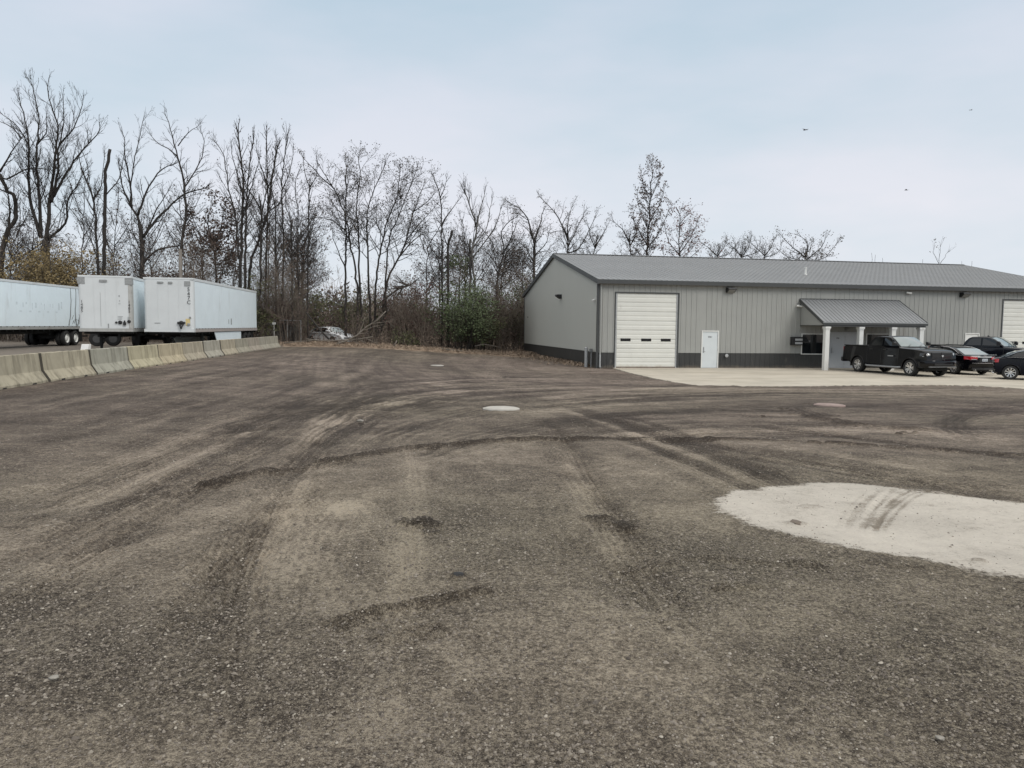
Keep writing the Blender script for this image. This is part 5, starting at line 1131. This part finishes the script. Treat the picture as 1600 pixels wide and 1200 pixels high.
tree('tallest cone-shaped tree behind the roof with sparse clinging leaves', 75, [(5,.9,[(1011,450),(1011,402),(1014,344),(1017,300),(1019,258)]),(1.8,.6,[(1012,385),(995,355),(990,335)]),(1.8,.6,[(1012,388),(1032,360),(1044,330)]),(1.6,.6,[(1013,360),(1000,330),(996,305)]),(1.6,.6,[(1014,350),(1030,320),(1037,300)]),(1.4,.5,[(1016,320),(1008,296),(1004,283)]),(1.4,.5,[(1017,310),(1027,288),(1030,274)])], 'pyr', 26, leafmat='leafbrown', name='poplar_tree')
tree('russet-leaved tree right of the tall cone over the roof ridge', 74, [(3.4,1,[(1062,450),(1062,400),(1061,365),(1062,335)]),(2,.7,[(1062,400),(1045,378),(1040,358)]),(2,.7,[(1062,395),(1080,372),(1088,352)]),(1.6,.6,[(1062,410),(1042,405),(1036,395)]),(1.6,.6,[(1062,408),(1082,400),(1094,388)])], 'russet', 27, leafmat='leafred', name='oak_tree')
for i, (x, y, lab) in enumerate([(1122,380,'low feathery treetop over the roof, leftmost of the low row'),(1160,378,'low feathery treetop over the middle of the ridge'),(1196,378,'low rounded treetop left of the broad dark one over the ridge')]):
    tree(lab, 78, [(2.6,1.4,[(x-4,450),(x-3,415),(x-1,398)]),(1.8,.6,[(x-1,400),(x-14,388),(x-20,y+4)]),(1.8,.6,[(x-1,400),(x+8,388),(x+12,y)]),(1.6,.6,[(x-1,402),(x+18,396),(x+24,y+8)])], 'locust', 30+i, leafmat='seed', name='locust_tree')
tree('broad dark feathery treetop over the ridge, last large one to the right', 77, [(3.4,1.6,[(1262,450),(1262,418),(1258,400)]),(2.2,.7,[(1258,402),(1240,388),(1224,372)]),(2.2,.7,[(1259,402),(1262,382),(1252,370)]),(2.2,.7,[(1260,406),(1282,388),(1290,372)]),(2,.7,[(1261,410),(1290,402),(1306,382)]),(1.8,.6,[(1260,408),(1232,402),(1218,392)])], 'russet', 34, leafmat='seed', name='locust_tree')
tree('lone thin treetop with a dark tuft beyond the right part of the ridge', 80, [(1.0,.5,[(1467,450),(1467,415),(1469,386)]),(.8,.4,[(1467,412),(1461,400),(1459,391)]),(.8,.4,[(1468,414),(1476,402),(1480,395)])], 'tip', 35, leafmat='seed')
for i, (x, y) in enumerate([(1361,395),(1367,398),(1378,403),(1441,405),(1502,408),(1518,408)]):
    T_ = None; tree('hair-thin bare treetop just showing above the warehouse ridge', 80, [(.8,.4,[(x,450),(x,420),(x+.8,y)])], 'slim', 40+i, nobr=(0,))['group'] = 'thin treetops above the ridge'
tree('green-leaved tree rising out of the brush behind the green shrub', 66, [(3,1.4,[(716,510),(717,470),(718,440),(718,418)]),(1.8,.7,[(717,450),(708,432),(706,420)]),(1.8,.7,[(718,448),(728,432),(731,420)])], 'green', 50, leafmat='leafgreen', name='leafy_tree')

def thicket():
    rn = random.Random(41)
    for i in range(24):
        left = i < 12; px = rn.uniform(10, 440) if left else rn.choice((rn.uniform(430, 472), rn.uniform(665, 815))); top = rn.uniform(285, 360) if left else rn.uniform(345, 405); Y = rn.uniform(69, 80)
        k = rn.uniform(-14, 14); mid = top+(450-top)*.45; limbs = [(2.6, .8, [(px, 470), (px+k*.3, (mid+470)/2), (px+k*.5, mid), (px+k, top)])]
        for q in range(4):
            y0 = mid+rn.uniform(-30, 50); sd = rn.choice((-1, 1)); limbs.append((1.7, .6, [(px+k*.4, y0), (px+k*.5+sd*rn.uniform(8, 16), y0-rn.uniform(14, 28)), (px+k*.6+sd*rn.uniform(14, 34), y0-rn.uniform(34, 62))]))
        o = tree('thin twiggy tree with few brown leaves in the thicket behind the front trees', Y, limbs, 'thick', 500+i, name='thicket_tree', twig='twig'); o['group'] = 'thin trees in the thicket behind'
STY['thick'] = dict(up=.30, wig=.14, lev=3, kids={1:2.6, 2:3.0}, ang=(25, 60), dens=2.2, len=(.22, .45), rmin=.010, leaf=.45, ls=.11, spread=.12, lo=.2)
thicket()

# ------------------------------------------------------------------ shrubs, saplings, undergrowth
def shrub(label, px, Y, w, h, n, leafmat, seed, ls=.13, leaf=9, group=None, cat='shrub', name='leafy_shrub', ztop=None):
    T = Tree(seed); rn = T.r; g = AT(px, 520, Y); g0 = Vector((g.x, Y, float(gz(g.x, Y))-.05)); st = dict(up=.25, wig=.16, lev=3, kids={1:2.2, 2:3.0}, ang=(25, 65), rmin=.006, leaf=leaf, ls=ls, spread=.16)
    for i in range(n):
        a = rn.uniform(0, 6.28); rr = rn.random()**.5*w*.35; p = g0+Vector((math.cos(a)*rr, math.sin(a)*rr, 0))
        d = Vector((math.cos(a)*rr*.6/w+rn.gauss(0, .16), math.sin(a)*rr*.6/w+rn.gauss(0, .16), 1)).normalized(); grow(T, p, d, h*rn.uniform(.55, 1), rn.uniform(.014, .03), 1, st, T.t)
    root = thing(name, label, cat, g0, 0, group)
    for mb, nm, m in ((T.t, 'stem', 'bark'), (T.c, 'twigs', 'twig'), (T.l, 'foliage', leafmat)):
        if mb.v: mb.v = [(x-g0.x, y-g0.y, z-g0.z) for x, y, z in mb.v]; mb.build(nm, M[m], root, fix=False)
    return root
shrub('large yellow-brown leafy bush showing above the first trailer', 66, 61, 5.0, 7.0, 34, 'leafyellow', 60, ls=.12, leaf=4.5)
shrub('olive bush low behind the first trailer at the left edge', 22, 62, 4.5, 4.6, 16, 'leafdark', 61, ls=.17, leaf=5)
shrub('dark evergreen shrub at the yard edge, greenest mass left of the warehouse', 726, 59.5, 3.2, 4.9, 34, 'leafgreen', 62, ls=.11, leaf=5)
shrub('smaller green shrub leaning right of the dark evergreen one', 748, 60.5, 2.4, 3.1, 16, 'leafdark', 63, ls=.11, leaf=7)
shrub('low dark green shrub in the brush left of the evergreen one', 636, 60, 2.6, 1.5, 16, 'leafdark', 64, ls=.11, leaf=5)
shrub('ivy-like green growth at the foot of the paired stems beyond the third trailer', 378, 60.2, 2.4, 4.6, 22, 'leafdark', 65, ls=.13, leaf=5)
shrub('olive leafy sapling close to the warehouse back corner', 806, 66, 2.2, 4.2, 12, 'leafdark', 66, ls=.12, leaf=4)
shrub('green creeper clump above the rear eave of the warehouse', 826, 69, 2.6, 6.4, 14, 'leafgreen', 67, ls=.13, leaf=4)
for i, (px, Y, w, h, lm, lab) in enumerate([(120,64,4,5.4,'leafbrown','brown-leaved understorey bush left of the snag'),(200,65,5,5.6,'leafbrown','brown-leaved understorey bush behind the second trailer'),(262,65,4,5.8,'leafbrown','brown-leaved understorey bush left of the wooden pole'),(300,66,4,6.5,'leafbrown','dark-leaved bush right of the wooden pole'),(170,66,5,5.4,'leafdark','olive understorey bush beneath the snag'),(240,64,4,4.8,'leafdark','olive understorey bush above the third trailer nose'),(505,69,6,4.8,'leafbrown','rust-brown bush in the gap behind the white parked car'),(470,65,5,4.6,'leafdark','olive-brown bush in the brush gap'),(640,65,6,5.4,'leafred','rusty thicket bush right of the domed locust'),(765,65,3,4.5,'leafdark','olive bush round the weathered pillar'),(795,64,2.6,2.2,'leafbrown','low brown bush before the grey shed'),(350,64,4,4.2,'leafbrown','brown bush behind the side of the third trailer'),(446,62,2.4,3.6,'leafbrown','brown vine-hung bush at the end of the barrier row'),(560,66,5,4.6,'leafdark','olive bush between the stems of the domed locust')]):
    shrub(lab, px, Y, w, h, int(w*4.2), lm, 70+i, ls=.13, leaf=2.6, name='understorey_bush')

def sapling_proto(seed, h, n, leaf):
    T = Tree(seed); rn = T.r; st = dict(up=.35, wig=.10, lev=3, kids={1:2.6, 2:3.0}, ang=(22, 55), rmin=.006, leaf=leaf, ls=.10, spread=.08)
    for i in range(n):
        a = rn.uniform(0, 6.28); d = Vector((rn.gauss(0, .14), rn.gauss(0, .14), 1)).normalized()
        grow(T, Vector((math.cos(a)*.3, math.sin(a)*.3, 0)), d, h*rn.uniform(.6, 1), rn.uniform(.014, .028), 1, st, T.t)
    return T
def saplings():
    rnd = random.Random(77); protos = []
    for k in range(6):
        T = sapling_proto(300+k, 4.6+.5*k, 4+k % 3, .5 if k % 2 else .2)
        protos.append([(nm, link_mesh(mb, nm, M[m])) for mb, nm, m in ((T.t, 'stems', 'brushtwig'), (T.c, 'twigs', 'brushtwig'), (T.l, 'leaves', 'leafbrown')) if mb.v])
    spots = []
    for i in range(46): spots.append((rnd.uniform(440, 830), rnd.uniform(59.5, 66), rnd.uniform(.7, 1.15)))
    for i in range(10): spots.append((rnd.uniform(405, 450), rnd.uniform(61, 66), rnd.uniform(.7, 1.1)))
    for i in range(34): spots.append((rnd.uniform(-20, 410), rnd.uniform(61.5, 67), rnd.uniform(.9, 1.35)))
    for i, (px, Y, s) in enumerate(spots):
        x = AT(px, 520, Y).x
        if x > .3 and Y < 64: Y = 65
        if 478 < px < 556: continue
        r = thing('bare_sapling', 'thin brown bare sapling growing in the brush at the edge of the yard', 'sapling', (x, Y, float(gz(x, Y))-.05), rnd.uniform(0, 6.28), 'bare saplings in the brush along the yard edge')
        r.scale = (s, s, s*rnd.uniform(.9, 1.1))
        for nm, me in protos[i % 6]:
            o = bpy.data.objects.new(nm, me); COL.objects.link(o); o.parent = r
def link_mesh(mb, nm, m): me = mb.mesh(nm); me.materials.append(m); return me
saplings()

def undergrowth():
    rn = random.Random(9); mb = MB()
    for i in range(5400):
        x = rn.uniform(-47, 10); Y = rn.uniform(60, 78) if x < 0 else rn.uniform(64, 80); 
        if i % 3 == 0: Y = rn.uniform(59.0, 63.5) if x < .5 else rn.uniform(64, 70)
        if 480 < 800+FPX*x/Y < 552 and rn.random() < .82: continue
        clump = .62+.5*math.sin(x*.55+1)*math.sin(x*.23+Y*.3)
        h = rn.uniform(.5, 1)**1.5*(4.6 if x > -30 else 5.6)*max(.35, clump)*(1 if Y > 62 else .62)
        p = Vector((x, Y, float(gz(x, Y))-.05)); d = Vector((rn.gauss(0, .22), rn.gauss(0, .22), 1)).normalized(); pts = [p]
        for k in range(3): d = (d+Vector((rn.gauss(0, .14), rn.gauss(0, .14), .03))).normalized(); p = p+d*(h/3); pts.append(p)
        r0 = rn.uniform(.007, .020); mb.tube(pts, [r0, r0*.75, r0*.5, r0*.25], 3, cap=False)
        for k in range(3):
            q = pts[rn.randint(1, 2)].lerp(pts[rn.randint(2, 3)], rn.random()); e_ = rdir(rn, d, R(rn.uniform(25, 75))); l = h*rn.uniform(.12, .30); mb.tube([q, q+e_*l*.5, q+e_*l+Vector((0, 0, .1*l))], [r0*.45, r0*.35, r0*.2], 3, cap=False)
    o = mb.build('undergrowth', M['brushtwig'], None, fix=False); tag(o, 'tangle of brown stems and twigs filling the wood edge', 'undergrowth', kind='stuff')
    mb = MB()
    for i in range(26000):
        x = rn.uniform(-47, 9); Y = rn.uniform(59.2, 76) if x < .3 else rn.uniform(64, 78); h = abs(rn.gauss(0, 1.6)); p = Vector((x, Y, float(gz(x, Y))+.05+h)); leafq(mb, rn, p, rn.uniform(.06, .15))
    o = mb.build('clinging_leaves', M['leafbrown'], None, fix=False); tag(o, 'dry brown leaves caught among the stems of the wood edge', 'leaves', kind='stuff')
    mb = MB()
    for i in range(5000):                                            # far wood behind, seen only between the stems
        x = rn.uniform(-95, 30); Y = rn.uniform(92, 150); h = rn.uniform(4, 8.5)*(.75+.3*math.sin(x*.21)); p = Vector((x, Y, -.3)); d = Vector((rn.gauss(0, .12), 0, 1)); pts = [p]
        for k in range(3): d = (d+Vector((rn.gauss(0, .12), rn.gauss(0, .12), 0))).normalized(); p = p+d*(h/3); pts.append(p)
        r0 = rn.uniform(.03, .08); mb.tube(pts, [r0, r0*.8, r0*.5, r0*.2], 3, cap=False)
        for k in range(4): q = pts[rn.randint(1, 3)]; e_ = rdir(rn, d, R(rn.uniform(30, 70))); l = rn.uniform(.8, 1.8); mb.tube([q, q+e_*l], [r0*.4, r0*.15], 3, cap=False)
        for k in range(3): q = Vector((x+rn.gauss(0, .8), Y+rn.gauss(0, .8), rn.uniform(.2, h*.8))); leafq(mb, rn, q, rn.uniform(.3, .7))
    o = mb.build('woodland', M['brushtwig'], None, fix=False); tag(o, 'far brown bare woodland seen through the stems', 'woodland', kind='stuff')
    mb = MB()
    for i in range(10000):
        x = rn.uniform(-24, 6); e0 = 56.5 if x < 2 else 62
        Y = e0+abs(rn.gauss(0, 1.8)); 
        if i % 4 == 0: t = rn.random(); x = 4.5-3.7*t-rn.expovariate(2.2); Y = 43+20*t
        z = float(gz(x, Y))+.05+(.10*min(1, max(0, Y-57))); leafq(mb, rn, Vector((x, Y, z+rn.uniform(0, .10))), rn.uniform(.05, .13))
    o = mb.build('fallen_leaves', M['litter'], None, fix=False); tag(o, 'brown fallen leaves along the brush edge and the gable foot', 'leaves', kind='stuff')
undergrowth()

# ------------------------------------------------------------------ fallen wood at the edge of the yard
def stick(label, pix, Y, w, m, name='fallen_branch', twigs=0, seed=0):
    rn = random.Random(seed); pts = [AT(px, py, Y+dy) for px, py, dy in pix]; g0 = Vector(pts[0]); sc_ = Y/FPX/2
    for p in pts: p.z = max(p.z, float(gz(p.x, p.y))+.05)
    root = thing(name, label, 'branch', g0); mb = MB(); n = len(pts); mb.tube([p-g0 for p in pts], [(w[0]+(w[1]-w[0])*k/(n-1))*sc_ for k in range(n)], 7); mb.build('limb', M[m], root, smooth=True)
    if twigs:
        T = Tree(seed); st = dict(STY['bare']); st['up'] = .1
        for k in range(twigs): j = rn.randrange(max(1, n//2-1), n-1) if n > 2 else 0; q = pts[j].lerp(pts[j+1], rn.random()); grow(T, q-g0, rdir(T.r, (pts[j+1]-pts[j]).normalized(), R(40)), rn.uniform(.8, 2.0), w[1]*sc_, 1, st)
        T.c.build('twigs', M[m], root, fix=False)
stick('long pale fallen limb rising to the right out of the brush', [(520,544,0),(540,533,.3),(558,524,.5),(572,511,.7),(590,500,1),(603,486,1.2)], 57.5, (3.0,1.6), 'deadwood', twigs=6, seed=1)
stick('dark broken limb leaning down in front of the white parked car', [(478,488,1.2),(490,503,.8),(502,518,.4),(514,530,0)], 58.2, (2.2,3.2), 'bark', seed=2)
stick('low log lying along the yard edge before the white parked car', [(478,530,0),(500,532,.1),(530,532,.2),(560,530,.4),(583,526,.6)], 58.0, (2.6,1.6), 'deadwood', twigs=4, seed=3)
stick('thin pale pole lying on the litter near the last barrier', [(444,536,0),(465,534,.1),(488,532,.2)], 57.2, (1.6,1.0), 'deadwood', seed=4)
stick('pale branch lying in the litter below the evergreen shrub', [(690,545,0),(710,547,.1),(735,550,.1),(752,550,.2)], 57.4, (2.0,1.2), 'deadwood', seed=5)
stick('grey bent branch in the litter right of the evergreen shrub', [(742,541,0),(756,538,.2),(768,540,.3),(782,543,.3)], 58.6, (2.2,1.4), 'deadwood', seed=6)
stick('bare limb slanting down from the domed locust to the brush', [(655,434,2),(640,446,1.5),(622,452,.8),(608,462,0)], 62, (1.4,3.0), 'bark', twigs=8, seed=7)
stick('short brown stump leaning out of the litter', [(616,541,0),(620,532,.1)], 57.4, (2.4,2.0), 'deadwood', seed=8)

# pole, pillar, utility box, shed, fence, parked white cars behind the brush
g = AT(284, 500, 60.5); po = thing('utility_pole', 'weathered pale wooden pole standing behind the third trailer', 'pole', (g.x, 60.5, 0)); b = MB(); b.tube([(0,0,-.2),(0,0,4.4),(0,0,7.4)], [.16,.15,.13], 12); b.build('post', M['pole'], po, smooth='auto'); b = MB(); b.tube([(0,0,7.4),(0,0,7.44)], [.145,.11], 12); b.build('top_cap', M['deadwood'], po)
g = AT(752, 500, 65); po = thing('brick_pillar', 'weathered pillar with a flat overhanging cap half hidden in the brush', 'pillar', (g.x, 65, -.2)); b = MB(); b.box(-.28,.28,-.28,.28,0,4.0); b.build('shaft', M['pole'], po, bevel=.02); b = MB(); b.box(-.42,.42,-.42,.42,4.0,4.16); b.build('cap', M['shed'], po, bevel=.02)
g = AT(764, 500, 62); po = thing('utility_box', 'two small grey meter boxes stacked on a post among the stems', 'utility box', (g.x, 62, -.2)); b = MB(); b.box(-.05,.05,-.05,.05,0,1.3); b.build('post', M['pole'], po); b = MB(); b.box(-.20,.20,-.16,-.05,.95,1.40); b.build('meter_box', M['shed'], po, bevel=.02); b = MB(); b.box(-.20,.20,-.16,-.05,1.46,1.95); b.build('meter_box', M['shed'], po, bevel=.02)
g0_, g1_ = AT(783, 500, 82), AT(850, 500, 82); sh = thing('grey_shed', 'low grey metal shed beyond the stems left of the warehouse gable', 'shed', ((g0_.x+g1_.x)/2, 84, -.3)); hw = (g1_.x-g0_.x)/2
b = MB(); b.box(-hw, hw, -2, 2, 0, 3.7); b.build('wall', M['shed'], sh); b = MB(); b.prism([(-hw-.2,-2.2,3.72),(-hw-.2,2.2,3.72),(-hw-.2,0,4.35)], (2*hw+.4,0,0)); b.build('roof', M['trim'], sh); b = MB(); b.box(-hw+.6,-hw+1.6,-2.06,-2.005,0,2.1); b.build('door', M['pole'], sh)
def fence():
    x0, x1, Y = AT(407, 500, 61.5).x, AT(470, 500, 61.5).x, 61.5
    f = thing('chain_link_fence', 'grey chain-link fence between the trailer end and the brush', 'fence', (x0, Y, 0)); Lf = x1-x0; n = 3
    for k in range(n+1): b = MB(); b.tube([(Lf*k/n,0,-.1),(Lf*k/n,0,2.0)], .035, 8); b.build('post', M['steel'], f)
    b = MB(); b.tube([(0,0,1.95),(Lf,0,1.95)], .022, 6); b.build('top_rail', M['steel'], f)
    b = MB(); s = .10; k = -2.0
    while k < Lf:
        for sg in (1, -1):
            a = k if sg > 0 else k+1.9; pts = []
            for z in (.05, 1.93): x = a+sg*(z-.05); pts.append((x, z))
            (xa, za), (xb, zb_) = pts
            t0 = max(0, min(1, (0-xa)/(xb-xa))) if sg > 0 else max(0, (Lf-xa)/(xb-xa)) if xa > Lf else 0; t1 = min(1, (Lf-xa)/(xb-xa)) if sg > 0 else min(1, (0-xa)/(xb-xa)) if xb < 0 else 1
            if t1 > t0: b.tube([(xa+(xb-xa)*t0, 0, za+(zb_-za)*t0), (xa+(xb-xa)*t1, 0, za+(zb_-za)*t1)], .004, 3, cap=False)
        k += s
    b.build('wire_mesh', M['wirem'], f, fix=False)
fence()
g = AT(428, 500, 60.2); po = thing('marker_post', 'white-topped thin post just beyond the last barrier', 'post', (g.x, 60.2, 0)); b = MB(); b.tube([(0,0,0),(0,0,1.7)], .03, 8); b.build('post', M['white'], po); b = MB(); b.box(-.12,.14,-.06,.06,1.6,1.78); b.build('head', M['white'], po)
vw = vehicle('sedan_far', 'white car parked beyond the brush behind the fallen limbs', (AT(516, 500, 64.5).x, 64.5, .0), R(-38), 'white_car', 'sedan', 'car')
vw = vehicle('sedan_side', 'pale sedan glimpsed behind the fence past the third trailer', (AT(415, 500, 70).x, 70, .35), R(4), 'white_car', 'sedan', 'car')

# ------------------------------------------------------------------ birds in the sky
for i, (px, py, Y, s, lab) in enumerate([(1258,203,70,.42,'small dark bird gliding high over the roof ridge, nearest the middle'),(1416,297,80,.36,'small dark bird above the right part of the roof ridge'),(1517,172,95,.30,'faintest small bird in the upper right sky')]):
    o = thing('bird', lab, 'bird', AT(px, py, Y), R(30+40*i))
    b = MB(); b.lathe([(.001,-.55),(.06,-.40),(.10,-.05),(.085,.20),(.06,.32),(.05,.42),(.001,.52)], 'y', 10); ob = b.build('body', M['ink'], o, smooth=True); ob.scale = (s,)*3
    for sd in (-1, 1):
        b = MB(); b.add([(0,.15,.02),(sd*.45,.28,.20),(sd*.95,.02,.12),(sd*.40,-.10,.14),(0,-.18,.0),(0,.15,-.01),(sd*.45,.28,.18),(sd*.95,.02,.10),(sd*.40,-.10,.12),(0,-.18,-.03)], [(0,1,2,3,4),(9,8,7,6,5),(0,1,6,5),(1,2,7,6),(2,3,8,7),(3,4,9,8)]); w_ = b.build('wing', M['ink'], o); w_.scale = (s,)*3
    b = MB(); b.add([(-.05,-.48,0),(.05,-.48,0),(.11,-.80,.02),(-.11,-.80,.02),(-.05,-.48,-.02),(.05,-.48,-.02),(.11,-.80,0),(-.11,-.80,0)], [(0,1,2,3),(7,6,5,4),(0,1,5,4),(2,3,7,6),(1,2,6,5),(3,0,4,7)]); t_ = b.build('tail', M['ink'], o); t_.scale = (s,)*3

# ------------------------------------------------------------------ pieces that stand apart become parts of their own
def split_loose(o):
    me = o.data; par = list(range(len(me.vertices)))
    def find(i):
        while par[i] != i: par[i] = par[par[i]]; i = par[i]
        return i
    for e in me.edges:
        a, b = find(e.vertices[0]), find(e.vertices[1])
        if a != b: par[a] = b
    groups = {}
    for p in me.polygons: groups.setdefault(find(p.vertices[0]), []).append(p)
    if len(groups) < 2: return
    base = o.name.split('.')[0]; first = True
    for ps in groups.values():
        ids = sorted({v for p in ps for v in p.vertices}); ix = {v: k for k, v in enumerate(ids)}
        m = bpy.data.meshes.new(base); m.from_pydata([tuple(me.vertices[v].co) for v in ids], [], [[ix[v] for v in p.vertices] for p in ps])
        for q in me.materials: m.materials.append(q)
        m.polygons.foreach_set('use_smooth', [p.use_smooth for p in ps]); m.update()
        if first: o.data = m; first = False
        else: c = o.copy(); c.data = m; COL.objects.link(c)
for o in list(bpy.data.objects):
    if o.type == 'MESH' and o.parent and o.name.split('.')[0] in ('door_track', 'rake_trim', 'hinge', 'wiper', 'exhaust_pipe', 'bed_rail', 'mail_slot', 'corner_patch', 'side_skirt', 'mud_flap', 'bottom_rail', 'clearance_light', 'door_handle', 'data_sticker', 'faded_lettering', 'door_seam', 'lift_slot'): split_loose(o)
